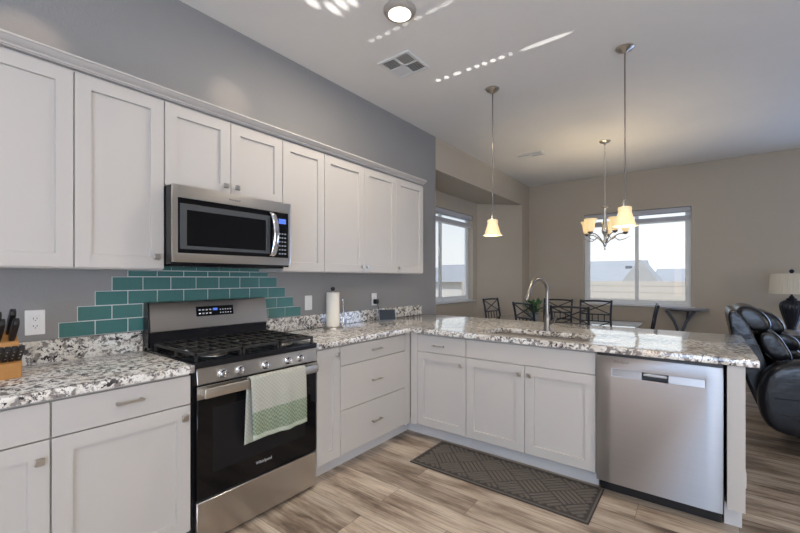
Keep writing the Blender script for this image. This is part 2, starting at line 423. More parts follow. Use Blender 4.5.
# ------------------------------------------------------------------ room shell
H, XR, YB, YF, NX, NZ = 3.05, 6.3, -3.05, 7.337, -.60, 2.655
T = .15
def rect_hole(mb, us, vs, hole, lo, hi, fn): return mb.cells(us, vs, lo, hi, fn, skip=[hole])
struct('floor', MB().box(-1.0, XR+.15, YB-.15, YF+.15, -.12, 0), M['floor'])
struct('ceiling', MB().box(-.14, XR+.15, YB-.15, YF+.15, H, H+.15), M['ceil'])
struct('wall_left', MB().box(-T, 0, YB, 4.05, 0, H), M['wallg'])
mb = MB(); mb.prism([(0, 4.05), (-.6, 4.65), (-.75, 4.65), (-.75, 4.55), (-.15, 3.95), (-.15, 4.05)], 0, H, ident)
struct('wall_nook_near', mb, M['wallg'])
WY0, WY1, WZ0, WZ1 = 4.85, 6.215, .95, 2.415
struct('wall_nook', MB().cells([4.65, WY0, WY1, 6.37], [0, WZ0, WZ1, NZ+.05], NX-T, NX, LW, skip=[(1, 1)]), M['wallt'])
mb = MB(); mb.prism([(-.6, 6.37), (-.0, 6.97), (0, YF+.15), (-.15, YF+.15), (-.15, 7.03), (-.75, 6.43), (-.75, 6.37)], 0, H, ident)
struct('wall_nook_far', mb, M['wallt'])
struct('wall_nook_header', MB().prism([(0, 4.05), (0, 6.97), (-.6, 6.37), (-.6, 4.65)], NZ, H, ident), M['wallt'])
FX0, FX1, FZ0, FZ1 = .957, 2.456, .895, 2.42
struct('wall_far', MB().cells([0, FX0, FX1, 4.28, 6.02, XR], [0, .06, FZ0, 2.13, FZ1, H], -T, 0, lambda a, b, c: (a, YF-c, b), skip=[(1, 2), (1, 3), (3, 1), (3, 2)]), M['wallt'])
struct('wall_right', MB().cells([YB, -1.7, .5, YF], [0, .45, 2.35, H], 0, T, lambda a, b, c: (XR+c, a, b), skip=[(1, 1)]), M['wallt'])
struct('wall_back', MB().cells([0, 1.78, 2.02, 2.13, 4.52, XR], [0, 2.2, H], -T, 0, lambda a, b, c: (a, YB+c, b), skip=[(1, 0), (3, 0)]), M['wallt'])
struct('wall_peninsula', MB().box(.002, 2.775, PB+.004, 3.42, 0, .872), M['wallt'])
# baseboards
struct('baseboard_peninsula', MB().box(2.777, 2.792, 3.285, 3.425, 0, .10, bev=.003).box(.02, 2.792, 3.42, 3.434, 0, .10, bev=.003), M['trimw'])
struct('baseboard_far', MB().box(0, 4.2, YF-.014, YF, 0, .10, bev=.003), M['trimw'])
struct('baseboard_right', MB().box(XR-.014, XR, YB, YF, 0, .10, bev=.003), M['trimw'])
struct('baseboard_nook', MB().box(NX, NX+.014, 4.65, 6.37, 0, .10, bev=.003), M['trimw'])

def window(n, us, zs, fn, mids, thick=T, sill=.05):
    """vinyl slider set at the outer side of the wall; c runs from 0 (inner wall face) to -thick (outer)"""
    u0, u1 = us; z0, z1 = zs; f = .045; c0, c1 = -thick+.01, -thick+.065
    mb = MB()
    mb.cells([u0+.001, u0+f, u1-f, u1-.001], [z0+.001, z0+f, z1-f, z1-.001], c0, c1, fn, skip=[(1, 1)], bev=.003)
    root = build(n, mb, M['vinyl']); root['kind'] = 'structure'
    s = MB()
    e = [u0+f] + [q for m_ in mids for q in (m_-.024, m_+.024)] + [u1-f]
    for i in range(0, len(e), 2):
        d = .010 if (i//2) % 2 else 0
        a, b = e[i]-(.03 if i else 0), e[i+1]+(.03 if i+2 < len(e) else 0)
        s = MB().cells([a, a+.034, b-.034, b], [z0+f, z0+f+.034, z1-f-.034, z1-f], c0+.012+d*2, c0+.028+d*2, fn, skip=[(1, 1)], bev=.002)
        so = build('window_sash', s, M['vinyl'], root)
        build('window_pane', MB().box(a+.03, b-.03, z0+f+.03, z1-f-.03, c0+.018+d*2, c0+.021+d*2, fn), M['pane'], so)
    build('window_sill', MB().box(u0-.05 if sill else u0, u1+.05 if sill else u1, z0-.022, z0-.001, -.004, .03, fn, bev=.004).box(u0+.002, u1-.002, z0-.001, z0+.012, -thick+.065, 0, fn), M['trimw'], root)
    return root
window('window_1', (FX0, FX1), (FZ0, FZ1), lambda a, b, c: (a, YF-c, b), [1.737])
window('window_2', (WY0, WY1), (WZ0, WZ1), lambda a, b, c: (NX+c, a, b), [5.30])
window('unseen_window_3', (-1.7, .5), (.45, 2.35), lambda a, b, c: (XR-c, a, b), [-.6])  # unseen window added to go with the cabinet fill light
window('unseen_door_2', (4.28, 6.02), (.06, 2.13), lambda a, b, c: (a, YF-c, b), [5.15], sill=0)  # unseen glass door added to go with the blue fill
window('door_1', (2.13, 4.52), (.0, 2.2), lambda a, b, c: (a, YB+c, b), [3.32])

# roller shades raised at the top of the two windows
def shade(label, us, z1, fn):
    u0, u1 = us
    r = thing('window_shade', label, 'window shade', fn((u0+u1)/2, z1-.2, -.04), 'raised window shades')
    build('headrail', MB().box(u0+.008, u1-.008, z1-.078, z1-.004, -.075, -.012, fn, bev=.006), M['blind'], r)
    build('folded_fabric', MB().box(u0+.015, u1-.015, z1-.205, z1-.135, -.062, -.03, fn, bev=.008, seg=2), M['blind'], r)
    build('bottom_rail', MB().box(u0+.012, u1-.012, z1-.222, z1-.203, -.066, -.026, fn, bev=.003), M['vinyl'], r)
    for q in (.2, .8):
        p = u0+(u1-u0)*q; build('lift_cord', MB().tube([fn(p, z1-.07, -.046), fn(p, z1-.14, -.046)], .0015, 6), M['vinyl'], r)
shade('raised grey shade across the top of the large window behind the chandelier', (FX0, FX1), FZ1, lambda a, b, c: (a, YF-c, b))
shade('raised grey shade across the top of the narrow left nook window', (WY0, WY1), WZ1, lambda a, b, c: (NX+c, a, b))

# ------------------------------------------------------------------ outside
o = struct('ground', MB().box(-40, 60, -30, 60, -.6, -.3), M['dirt'])
def fence_wall(name, label, a, b, h, t=.2):
    a = Vector(a); b = Vector(b); d = (b-a).normalized(); n = Vector((-d.y, d.x))*t/2
    L = (b-a).length; m_ = MB(); rows = 8; bh = (h+.3)/rows
    f = lambda u, v, w: (a.x+d.x*u+n.x*w, a.y+d.y*u+n.y*w, v)
    m_.box(0, L, -.3, h-.05, -.9, .9, f)
    for i in range(rows): m_.box(0, L, -.3+i*bh+.006, -.3+(i+1)*bh-.06 if i == rows-1 else -.3+(i+1)*bh-.006, -1, 1, f)
    r = build(name, m_, M['fence']); tag(r, label, 'fence')
    return r
fence_wall('block_fence', 'tan concrete block fence seen through the large window behind the chandelier', (-5, 14), (7, 14), 1.285)
fence_wall('block_fence', 'pale block fence seen low in the narrow nook window', (-6.2, -2), (-6.2, 13.5), 1.05)
def house(label, x0, x1, y0, y1, wall_h, ridge_h, axis='x', hip=0, ov=.4):
    r = thing('house', label, 'house', ((x0+x1)/2, (y0+y1)/2, -.3), 'neighbouring houses')
    build('house_wall', MB().box(x0, x1, y0, y1, -.3, wall_h), M['stucco'], r)
    m_ = MB()
    a0, a1, b0, b1 = x0-ov, x1+ov, y0-ov, y1+ov
    if axis == 'x': rp = [(a0+hip, (b0+b1)/2, ridge_h), (a1-hip, (b0+b1)/2, ridge_h)]
    else: rp = [((a0+a1)/2, b0+hip, ridge_h), ((a0+a1)/2, b1-hip, ridge_h)]
    lo = m_.verts([(a0, b0, wall_h-.05), (a1, b0, wall_h-.05), (a1, b1, wall_h-.05), (a0, b1, wall_h-.05)]); tp = m_.verts(rp)
    F = m_.bm.faces.new
    if axis == 'x': F([lo[0], lo[1], tp[1], tp[0]]); F([lo[2], lo[3], tp[0], tp[1]]); F([lo[1], lo[2], tp[1]]); F([lo[3], lo[0], tp[0]])
    else: F([lo[1], lo[2], tp[1], tp[0]]); F([lo[3], lo[0], tp[0], tp[1]]); F([lo[0], lo[1], tp[0]]); F([lo[2], lo[3], tp[1]])
    F(lo[::-1]); build('roof', m_, M['roof'], r, flat=True)
    return r
hs = house('long grey-roofed house with two roof vents behind the tan block fence', -12, -.05, 21, 28, 1.15, 2.29, 'x', .0)
for vx in (-2.35, -.35):
    build('roof_vent', MB().box(vx-.14, vx+.14, 22.95, 23.25, 1.80, 1.96, bev=.02), M['roofvent'], hs)
house('gable-fronted house wing behind the fence, right of the window mullion', .03, 1.46, 17.3, 19.6, .92, 2.03, 'y', 0, .12)
house('low grey-roofed house farther back at the right side of the large window', .75, 12, 27, 33, 1.15, 1.93, 'x', 0)
house('pale low house behind the fence outside the nook window', -23, -18, 33, 39, 1.1, 1.9, 'y', .8)
struct('hills', MB().prism([(-40, 0), (-36, 2.0), (-30, 1.5), (-24, 2.6), (-15, 1.6), (-6, 2.2), (4, 1.4), (14, 2.0), (26, 0)], 0, 1, lambda u, v, w: (-52+w*4-u*.2, 30+u*1.1, v+.1)), M['hillm'])
def shrub(x, y, z, r, label):
    m_ = MB(); rnd = random.Random(int(x*100))
    for i in range(260):
        p = Vector((rnd.gauss(0, 1), rnd.gauss(0, 1), rnd.gauss(0, 1))).normalized()*r*(.5+.5*rnd.random()); p.z = abs(p.z)*1.1
        q = Vector((rnd.gauss(0, 1), rnd.gauss(0, 1), rnd.gauss(0, 1))).normalized()*.10*r; w_ = q.orthogonal().normalized()*.06*r
        c_ = Vector((x, y, z+.3))+p
        vs = m_.verts([c_-q, c_+w_, c_+q, c_-w_]); m_.bm.faces.new(vs)
    rt = thing('shrub', label, 'shrub', (x, y, -.3))
    build('foliage', m_, M['shrub'], rt); build('stem', MB().tube([(x, y, -.3), (x, y, z+.6*r)], .04, 7), M['woodb'], rt)
shrub(-13.6, 25.5, .1, .9, 'small green tree beyond the fence outside the nook window')

# ------------------------------------------------------------------ cabinets
def shaker(mb, a0, a1, b0, b1, c0, c1, fn, rail=.062, drop=.012):
    w = min(rail, (a1-a0)*.3); i0, i1, j0, j1 = a0+w, a1-w, b0+rail, b1-rail
    bm = mb.bm; e = .0015
    def ring(x0, x1, y0, y1, c): return mb.verts([(x0, y0, c), (x1, y0, c), (x1, y1, c), (x0, y1, c)], fn)
    rs = [ring(a0, a1, b0, b1, c0), ring(a0, a1, b0, b1, c1-e), ring(a0+e, a1-e, b0+e, b1-e, c1), ring(i0, i1, j0, j1, c1), ring(i0+.002, i1-.002, j0+.002, j1-.002, c1-drop)]
    bm.faces.new(rs[0][::-1])
    for A, B in zip(rs, rs[1:]):
        for k_ in range(4): bm.faces.new([A[k_], A[(k_+1) % 4], B[(k_+1) % 4], B[k_]])
    bm.faces.new(rs[-1]); return mb
def knob(parent, a, b, c, fn):
    mb = MB().box(a-.006, a+.006, b-.006, b+.006, c, c+.016, fn)
    mb.box(a-.0145, a+.0145, b-.0145, b+.0145, c+.014, c+.024, fn, bev=.003)
    build('knob', mb, M['nickel'], parent, label='square brushed nickel knob')
def pull(parent, a, b, c, fn, L=.105):
    mb = MB()
    for s in (-1, 1): mb.box(a+s*L*.42-.004, a+s*L*.42+.004, b-.004, b+.004, c, c+.026, fn)
    mb.box(a-L/2, a+L/2, b-.005, b+.005, c+.022, c+.031, fn, bev=.002)
    build('pull', mb, M['nickel'], parent, label='brushed nickel bar pull')
G = .0018
def door(parent, a0, a1, b0, b1, c, fn, kn=None, name='door'):
    d = build(name, shaker(MB(), a0+G, a1-G, b0, b1, c, c+.019, fn), M['cab'], parent)
    if kn: knob(d, kn[0], kn[1], c+.019, fn)
    return d
def drawer(parent, a0, a1, b0, b1, c, fn, pl=None, name='drawer'):
    d = build(name, MB().box(a0+G, a1-G, b0, b1, c, c+.019, fn, bev=.0015), M['cab'], parent)
    if pl: pull(d, pl[0], pl[1], c+.019, fn)
    return d
UB, UT = 1.373, 2.287
def upper(label, a0, a1, doors, z0=UB):
    r = thing('wall_cabinet', label, 'wall cabinet', (0.14, (a0+a1)/2, z0), 'white wall cabinets')
    build('cabinet_body', MB().box(a0, a1, z0, UT, .001, .271, LW), M['cab'], r)
    for d0, d1, kn in doors: door(r, d0, d1, z0+.006, UT-.012, .2715, LW, kn)
    return r
upper('leftmost white shaker wall cabinet, cut by the left picture edge, above the outlet', .02, .5105, [(.02, .5105, None)])
upper('single-door white wall cabinet just left of the microwave with knob at lower right', .5115, .8905, [(.5115, .8905, (.848, UB+.068))])
upper('short two-door white wall cabinet directly above the microwave', .8915, 1.6365, [(.8915, 1.264, (1.226, 1.828+.055)), (1.264, 1.6365, (1.299, 1.828+.055))], 1.824)
upper('single-door white wall cabinet just right of the microwave', 1.6375, 2.0135, [(1.6375, 2.0135, None)])
upper('full-height two-door white wall cabinet above the paper towel roll', 2.0145, 2.9005, [(2.0145, 2.4585, (2.428, UB+.052)), (2.4585, 2.9005, (2.490, UB+.052))])
upper('last white wall cabinet at the right end of the row, by the nook', 2.9015, 3.352, [(2.9015, 3.352, (2.938, UB+.052))])
# crown along the top of the row
prof = [(.001, 2.288), (.293, 2.288), (.293, 2.291), (.300, 2.293), (.303, 2.300), (.312, 2.303), (.326, 2.311), (.333, 2.319), (.340, 2.320), (.340, 2.328), (.001, 2.328)]
cm = MB().prism([(c, z) for c, z in prof], .02, 3.352, lambda u, v, w: (u, w, v))
cm.prism([(c-.293 + 3.352, z) for c, z in prof[1:-1]] + [(3.352-.002, 2.328), (3.352-.002, 2.288)], .001, .293, lambda u, v, w: (w, u, v))
tag(build('crown_molding', cm, M['cab']), 'long white crown moulding running along the tops of the wall cabinets', 'moulding')

TK, CB, CT = .105, .118, .872
def base(label, a0, a1, fn, fronts, depth=.60, group='white base cabinets', toe=True, fill=None, hollow=False):
    p = fn((a0+a1)/2, 0, .3)
    r = thing('base_cabinet', label, 'base cabinet', p, group)
    if hollow:      # open-topped carcass round a sink bowl
        w = .016
        sec = [(a0, TK), (a1, TK), (a1, CT), (a1-w, CT), (a1-w, TK+w), (a0+w, TK+w), (a0+w, CT), (a0, CT)]
        bx = MB().prism(sec, .0145, depth-w, lambda u, v, c: fn(u, v, c))
        bx.box(a0, a1, TK, CT, .002, .0145, fn).box(a0, a1, TK, CT, depth-w, depth, fn)
    else: bx = MB().box(a0, a1, TK, CT, .002, depth, fn)
    if fill: bx.box(*fill, TK, CT, depth-.02, depth+.017, fn, bev=.001)
    build('cabinet_body', bx, M['cab'], r)
    ta0, ta1 = (a0, a1) if not fill else (.512, a1) if fill[0] < a0 else (a0, 2.754)
    build('toe_kick', MB().box(ta0, ta1, 0, TK+.002, depth-.09, depth-.075, fn), M['toe'], r)
    for f in fronts: f(r)
    return r
DZ = .7245
base('leftmost white base cabinet with a drawer over a door, below the knife block', -.12, .367, LW, [
    lambda r: drawer(r, -.12, .367, DZ+.002, .862, .6005, LW), lambda r: door(r, -.12, .367, CB, DZ-.003, .6005, LW, (.334, .652))])
base('white base cabinet with drawer and door immediately left of the range', .369, .879, LW, [
    lambda r: drawer(r, .369, .879, DZ+.002, .862, .6005, LW, (.622, .803)), lambda r: door(r, .369, .879, CB, DZ-.003, .6005, LW, (.846, .668))])
base('narrow single-door white base cabinet immediately right of the range', 1.657, 1.862, LW, [
    lambda r: door(r, 1.657, 1.862, CB, .862, .6005, LW, (1.826, .815))])
base('white three-drawer base cabinet in the corner below the paper towel roll', 1.864, 2.60, LW, [
    lambda r: drawer(r, 1.864, 2.598, DZ+.004, .862, .6005, LW, (2.232, .797)),
    lambda r: drawer(r, 1.864, 2.598, .423, DZ, .6005, LW, (2.232, .57)),
    lambda r: drawer(r, 1.864, 2.598, CB, .419, .6005, LW, (2.232, .264))], fill=(2.60, 2.672))
base('white base cabinet with one drawer and door at the corner end of the peninsula', .69, 1.143, PN, [
    lambda r: drawer(r, .692, 1.143, DZ+.002, .862, .6005, PN, (.905, .785)), lambda r: door(r, .692, 1.143, CB, DZ-.003, .6005, PN, (1.104, .655))], fill=(.622, .69))
base('two-door white sink base cabinet with a false drawer front beside the dishwasher', 1.145, 2.046, PN, [
    lambda r: drawer(r, 1.145, 2.046, DZ+.002, .862, .6005, PN, name='false_front'),
    lambda r: door(r, 1.145, 1.5965, CB, DZ-.003, .6005, PN, (1.560, .662)), lambda r: door(r, 1.5965, 2.046, CB, DZ-.003, .6005, PN, (1.633, .662))], hollow=True)
r = thing('end_panel', 'tall white end panel between the dishwasher and the open floor', 'cabinet panel', (2.71, 2.98, 0))  # panel closing the peninsula end, not a cabinet
build('panel', MB().box(2.672, 2.745, CB, CT, .002, .6195, PN, bev=.0015), M['cab'], r)
build('toe_kick', MB().box(2.664, 2.737, 0, CB, .002, .535, PN), M['toe'], r)

# ------------------------------------------------------------------ worktops
CTZ0, CTZ = .876, .914
c1 = MB().cells([.0205, .648], [-.12, .884], CTZ0, CTZ, ident, bev=.006)
tag(build('countertop', c1, M['granite']), 'speckled granite worktop left of the range, under the knife block', 'countertop')
SX0, SX1, SY0, SY1 = 1.235, 1.965, 2.755, 3.115
us = [.0205, .648, SX0, SX1, 2.797]; vs = [1.6525, 2.645, SY0, SY1, 3.765]
c2 = MB().cells(us, vs, CTZ0, CTZ, ident, skip=[(1, 0), (2, 0), (3, 0), (2, 2)], bev=.006)
tag(build('countertop', c2, M['granite']), 'long L-shaped speckled granite worktop holding the sink, running along the peninsula', 'countertop')
b1 = MB().box(-.12, .884, CTZ0, 1.024, .001, .020, LW, bev=.003)
tag(build('granite_backsplash', b1, M['granite']), 'low granite upstand against the wall left of the range', 'backsplash')
b2 = MB().box(1.6525, 3.72, CTZ+.0005, 1.024, .001, .020, LW, bev=.003)
tag(build('granite_backsplash', b2, M['granite']), 'low granite upstand against the wall right of the range, behind the paper towel', 'backsplash')

# stepped teal tile field
rt = thing('tile_backsplash', 'stepped pyramid of teal glass tiles on the wall behind the range', 'tile backsplash', (.004, 1.265, 1.026))
TW, TH = .150, .0775
g = MB(); t = MB()
for i in range(5):
    z0 = 1.0265+i*TH; z1 = z0+TH
    if i == 4: z1 = 1.3725
    y0 = .513+i*TW/2; y1 = 2.017-i*TW/2; n = round((y1-y0)/TW)
    y1 = y0+n*TW if abs(y0+n*TW-y1) < .05 else y1
    g.box(y0, y1, z0, z1, .001, .0055, LW)
    for k_ in range(n): t.box(y0+k_*TW+.0026, y0+(k_+1)*TW-.0026, z0+.0026, z1-.0026, .003, .009, LW, bev=.001)
y0, y1 = .8925, 1.6355
g.box(y0, y1, 1.3735, 1.428, .001, .0055, LW)
for k_ in range(5): t.box(y0+k_*.1486+.0018, y0+(k_+1)*.1486-.0018, 1.3753, 1.428, .003, .009, LW)
build('grout', g, M['grout'], rt); build('tiles', t, M['tile'], rt)

# sink
r = thing('sink', 'undermount sink bowl set in the peninsula worktop below the faucet', 'sink', (1.6, 2.93, .69))
s = MB(); bm = s.bm
def rr(x0, x1, y0, y1, z, rad=.04, n=5):
    pts = []
    for cx, cy, a in ((x1-rad, y1-rad, 0), (x0+rad, y1-rad, pi/2), (x0+rad, y0+rad, pi), (x1-rad, y0+rad, 1.5*pi)):
        for k_ in range(n+1): pts.append((cx+rad*cos(a+pi/2*k_/n), cy+rad*sin(a+pi/2*k_/n), z))
    return s.verts(pts)
L = [rr(SX0-.03, SX1+.03, SY0-.03, SY1+.03, .8745, .05), rr(SX0+.004, SX1-.004, SY0+.004, SY1-.004, .8745), rr(SX0+.012, SX1-.012, SY0+.012, SY1-.012, .72), rr(SX0+.05, SX1-.05, SY0+.05, SY1-.05, .70)]
for A, B in zip(L, L[1:]):
    for k_ in range(len(A)): bm.faces.new([A[k_], A[(k_+1) % len(A)], B[(k_+1) % len(A)], B[k_]])
bm.faces.new(L[-1])
build('bowl', s, M['sinks'], r)
build('drain', MB().lathe([(.045, 0), (.045, .004), (.03, .004), (.028, .001)], 1.6, 2.95, .7005), M['steel'], r)
# faucet
fx, fy = 1.60, 3.165
r = thing('faucet', 'tall brushed nickel gooseneck faucet standing behind the sink', 'faucet', (fx, fy, CTZ))
build('base', MB().lathe([(.030, .0005), (.030, .012), (.025, .020), (.024, .10), (.022, .115), (.016, .125)], fx, fy, CTZ), M['nickeld'], r)
fd = Vector((-.35, -.937, 0)); fr_ = .102
pts = [(fx, fy, CTZ+.10), (fx, fy, CTZ+.305)] + [tuple(Vector((fx, fy, CTZ+.305)) + fd*fr_*(1-cos(a)) + Vector((0, 0, fr_*sin(a)))) for a in [R(160)*i/14 for i in range(15)]]
build('spout', MB().tube(pts, .0135, 14), M['nickeld'], r)
p1 = Vector(pts[-1]); dv = (p1-Vector(pts[-2])).normalized()
build('spray_head', MB().tube([p1-dv*.005, p1+dv*.02, p1+dv*.085, p1+dv*.10], [.014, .0165, .0185, .016], 14), M['nickeld'], r)
lv = build('lever', MB().tube([(fx+.018, fy, CTZ+.06), (fx+.045, fy-.005, CTZ+.072), (fx+.062, fy-.01, CTZ+.10), (fx+.085, fy-.012, CTZ+.125)], [.017, .014, .009, .007], 12), M['nickeld'], r)

# ------------------------------------------------------------------ range
RY0, RY1 = .8885, 1.6475; RC = (RY0+RY1)/2; RF = .903   # RF: left edge of the front panels
def RW(a, b, c): return (c-.037 if c > .55 else c, a, b)
r = thing('gas_range', 'stainless freestanding gas range with black oven door between the granite worktops', 'range', (.33, RC, 0))
build('range_body', MB().box(RY0, RY1, .012, .887, .02, .635, RW, bev=.003).box(RY0+.03, RY1-.03, 0, .015, .05, .55, RW), M['blackm'], r)
build('cooktop', MB().box(RY0-.001, RY1+.001, .888, .920, .02, .668, RW, bev=.006, seg=2), M['blackm'], r)
build('control_panel', MB().prism([(.599, .804), (.627, .804), (.635, .810), (.625, .886), (.599, .886)], RF, RY1, lambda u, v, w: (u, w, v), bev=.002), M['steel'], r)
for y, i in ((1.031, 0), (1.126, 1), (1.277, 2), (1.428, 3), (1.518, 4)):
    kf = lambda x, yy, z, y=y: (.630+z, y+x, .845+yy)
    k_ = build('control_knob', MB().lathe([(.024, -.002), (.024, .006), (.020, .008), (.0185, .026), (.0165, .030)], fn=kf, seg=24), M['chrome'], r)
    build('knob_grip', MB().box(-.0045, .0045, -.018, .018, .028, .036, kf, bev=.002), M['chrome'], k_)
od = build('oven_door', MB().box(RF, RY1-.002, .240, .798, .637, .666, RW, bev=.004), M['blackglass'], r)
build('door_top_trim', MB().box(RF, RY1-.002, .735, .799, .6655, .6695, RW, bev=.001), M['steel'], od)
build('inner_window', MB().box(RY0+.09, RY1-.09, .36, .68, .6662, .6672, RW), M['blackm'], od)
hb = MB().box(RF+.012, RY1-.03, .748, .796, .706, .724, RW, bev=.006, seg=2)
for y in (RF+.03, RY1-.05): hb.box(y-.014, y+.014, .754, .790, .668, .708, RW, bev=.003)
build('door_handle', hb, M['steel'], od)
text('brand_lettering', 'Whirlpool', .024, M['logo'], od, face_x(.6295, 1.270, .312))
build('storage_drawer', MB().box(RF, RY1, .020, .231, .636, .664, RW, bev=.004), M['steel'], r)
# backguard
bg = build('backguard', MB().prism([(.022, 1.016), (.098, 1.016), (.104, 1.022), (.078, 1.180), (.070, 1.188), (.022, 1.188)], RY0+.004, RY1-.002, lambda u, v, w: (u, w, v), bev=.003), M['steel'], r)
build('backguard_cap', MB().box(RY0-.004, RY0+.004, .93, 1.188, .022, .09, RW, bev=.003), M['blackm'], bg)
build('backguard_base', MB().prism([(.022, .920), (.112, .920), (.090, .975), (.090, 1.017), (.022, 1.017)], RY0+.004, RY1-.004, lambda u, v, w: (u, w, v)), M['blackm'], r)
bgf = lambda a, b, c: (.104-.026*(b-1.022)/.158+c, a, b)
ds = build('display', MB().box(1.150, 1.392, 1.092, 1.152, .0, .0025, bgf), M['blackglass'], bg)
build('clock_glow', MB().box(1.255, 1.285, 1.124, 1.138, .0025, .003, bgf), M['led'], ds)
bt = MB()
for i in range(4):
    for j in range(2): bt.box(1.165+i*.022, 1.178+i*.022, 1.104+j*.022, 1.112+j*.022, .0025, .003, bgf)
build('button_print', bt, M['ledw'], ds); bt = MB()
for i in range(5):
    for j in range(2): bt.box(1.30+i*.017, 1.308+i*.017, 1.104+j*.02, 1.110+j*.02, .0025, .003, bgf)
build('button_print', bt, M['ledw'], ds)
# grates and burners
GZ = .920
for nm, y, x, rad in (('b', 1.055, .21, .038), ('b', 1.055, .49, .05), ('b', RC, .35, .045), ('b', 1.48, .21, .04), ('b', 1.48, .49, .05)):
    b_ = build('burner', MB().lathe([(rad+.02, 0), (rad+.02, .005), (rad, .012), (rad, .016)], x, y, GZ-.001, 24), M['nickel'], r, label='burner base of dull metal')
    build('burner_cap', MB().lathe([(rad*.92, .015), (rad*.95, .022), (rad*.8, .026)], x, y, GZ, 24), M['iron'], b_)
gy = [RY0+.012, RY0+.262, RY1-.262, RY1-.012]
for i in range(3):
    m_ = MB(); a0, a1 = gy[i]+.002, gy[i+1]-.002; z0, z1 = GZ+.026, GZ+.041
    for a in (a0, a1-.012): m_.box(a, a+.012, z0, z1, .115, .650, RW, bev=.002)
    for c in (.115, .245, .376, .506, .638): m_.box(a0, a1, z0, z1, c, c+.012, RW, bev=.002)
    for a in ((a0+a1)/2-.006, a0+(a1-a0)*.25-.006, a0+(a1-a0)*.75-.006):
        m_.box(a, a+.012, z0+.002, z1+.002, .115, .650, RW, bev=.002)
    for a in (a0+.001, a1-.013):
        for c in (.118, .38, .636): m_.box(a, a+.012, GZ-.001, z0+.002, c, c+.012, RW)
    build('grate', m_, M['iron'], r)

# towel over the oven handle
def towel():
    m_ = MB(); y0, y1 = 1.150, 1.508
    DX = -.037; path = [(.690, .462), (.692, .55), (.694, .66), (.697, .75), (.702, .800)] + [(.715+.0165*cos(a), .806+.012*sin(a)) for a in (R(160), R(130), R(90), R(50), R(20))] + [(.7345, .795), (.737, .75), (.741, .66), (.744, .58), (.746, .492)]
    path = [(p[0]+DX, p[1]-.009) for p in path]
    n = len(path)-1; ln = [0]
    for p, q in zip(path, path[1:]): ln.append(ln[-1]+math.hypot(q[0]-p[0], q[1]-p[1]))
    def at(v):
        s_ = v*ln[-1]; i = 0
        while i < n-1 and ln[i+1] < s_: i += 1
        f_ = (s_-ln[i])/(ln[i+1]-ln[i]); return (path[i][0]*(1-f_)+path[i+1][0]*f_, path[i][1]*(1-f_)+path[i+1][1]*f_)
    def fn(u, v):
        x, z = at(v); front = v > .55; d = abs(v-.52)*2
        y = y0+(y1-y0)*u
        if not front: y -= .009*max(0, d)*(1-u)+.003
        wv = .006*d*sin(u*11+1)+.004*d*sin(u*23)
        if front: z -= .012*(1-v)*0 + .010*sin(u*2.2)*max(0, (v-.8)*4); y += .01*d*(u-.2)*.3
        else: z += .02*max(0, .2-v)*5*(u-.3)
        return (x+(wv if front else -abs(wv)*.3), y, z)
    m_.grid(36, 64, fn, uv=lambda u, v: (u, 1-v))
    bm = m_.bm
    o = build('dish_towel', m_, M['towel'], keepuv=True)
    md = o.modifiers.new('thickness', 'SOLIDIFY'); md.thickness = .0035; md.offset = 0
    tag(o, 'pale dish towel with a green lower band draped over the oven door handle', 'towel')
towel()

# ------------------------------------------------------------------ microwave
MY0, MY1, MZ0, MZ1, MX = .8935, 1.6345, 1.402, 1.822, .385
MY0 = .870+.005; MY1 = 1.6345
MY0 = .8935
r = thing('microwave', 'stainless microwave with black window mounted on the wall above the range', 'microwave', (.2, (MY0+MY1)/2, MZ0))
build('microwave_body', MB().box(MY0, MY1, MZ0, MZ1, .012, MX-.022, LW, bev=.003), M['blackm'], r)
build('vent_base', MB().box(MY0+.02, MY1-.02, MZ0-.010, MZ0, .05, MX-.05, LW, bev=.003), M['blackm'], r)
GA, GB, GZ0, GZ1 = MY0+.026, MY1-.022, MZ0+.060, MZ1-.066
ff = MB().cells([MY0, GA, GB, MY1], [MZ0+.012, GZ0, GZ1, MZ1], MX-.021, MX, LW, skip=[(1, 1)], bev=.003)
fr = build('face_frame', ff, M['steel'], r)
PX = GB-.118
dw = build('door', MB().box(GA, PX-.001, GZ0, GZ1, MX-.020, MX-.002, LW, bev=.002), M['blackglass'], r)
build('window_glare', MB().cells([GA+.010, GA+.045, PX-.05, PX-.02], [GZ0+.022, GZ0+.040, GZ1-.062, GZ1-.030], MX-.002, MX+.0005, LW, skip=[(1, 1)]), M['glareglass'], dw)  # grey frame stands in for glare reflected in the door glass
hp = [(MX+.004, PX-.004, GZ1-.012), (MX+.024, PX-.004, GZ1-.03), (MX+.034, PX-.004, (GZ0+GZ1)/2), (MX+.024, PX-.004, GZ0+.03), (MX+.004, PX-.004, GZ0+.012)]
hp2 = [Vector(hp[0])]
for i in range(1, 25):
    t_ = i/24; hp2.append(Vector((MX+.002+.036*sin(pi*t_)**.6, PX-.006+.0*t_, GZ1-.010-(GZ1-GZ0-.02)*t_)))
hm = MB()
for a, b in zip(hp2, hp2[1:]):
    pass
def hfn(u, v):
    p = hp2[0].lerp(hp2[-1], v); q = sin(pi*v)**.55 if 0 < v < 1 else 0
    a = 2*pi*u; return (MX+.002+.034*q+.006*sin(a), PX-.008+.019*cos(a)+.012*q, GZ1-.008-(GZ1-GZ0-.016)*v)
hm.grid(12, 26, hfn); bmesh.ops.remove_doubles(hm.bm, verts=hm.bm.verts, dist=.00005)
build('door_handle', hm, M['chrome'], dw)
cp = build('control_panel', MB().box(PX+.001, GB, GZ0, GZ1, MX-.020, MX-.002, LW, bev=.002), M['blackglass'], r)
build('display', MB().box(PX+.045, PX+.100, GZ1-.072, GZ1-.040, MX-.002, MX-.001, LW), M['led'], cp)
bt = MB()
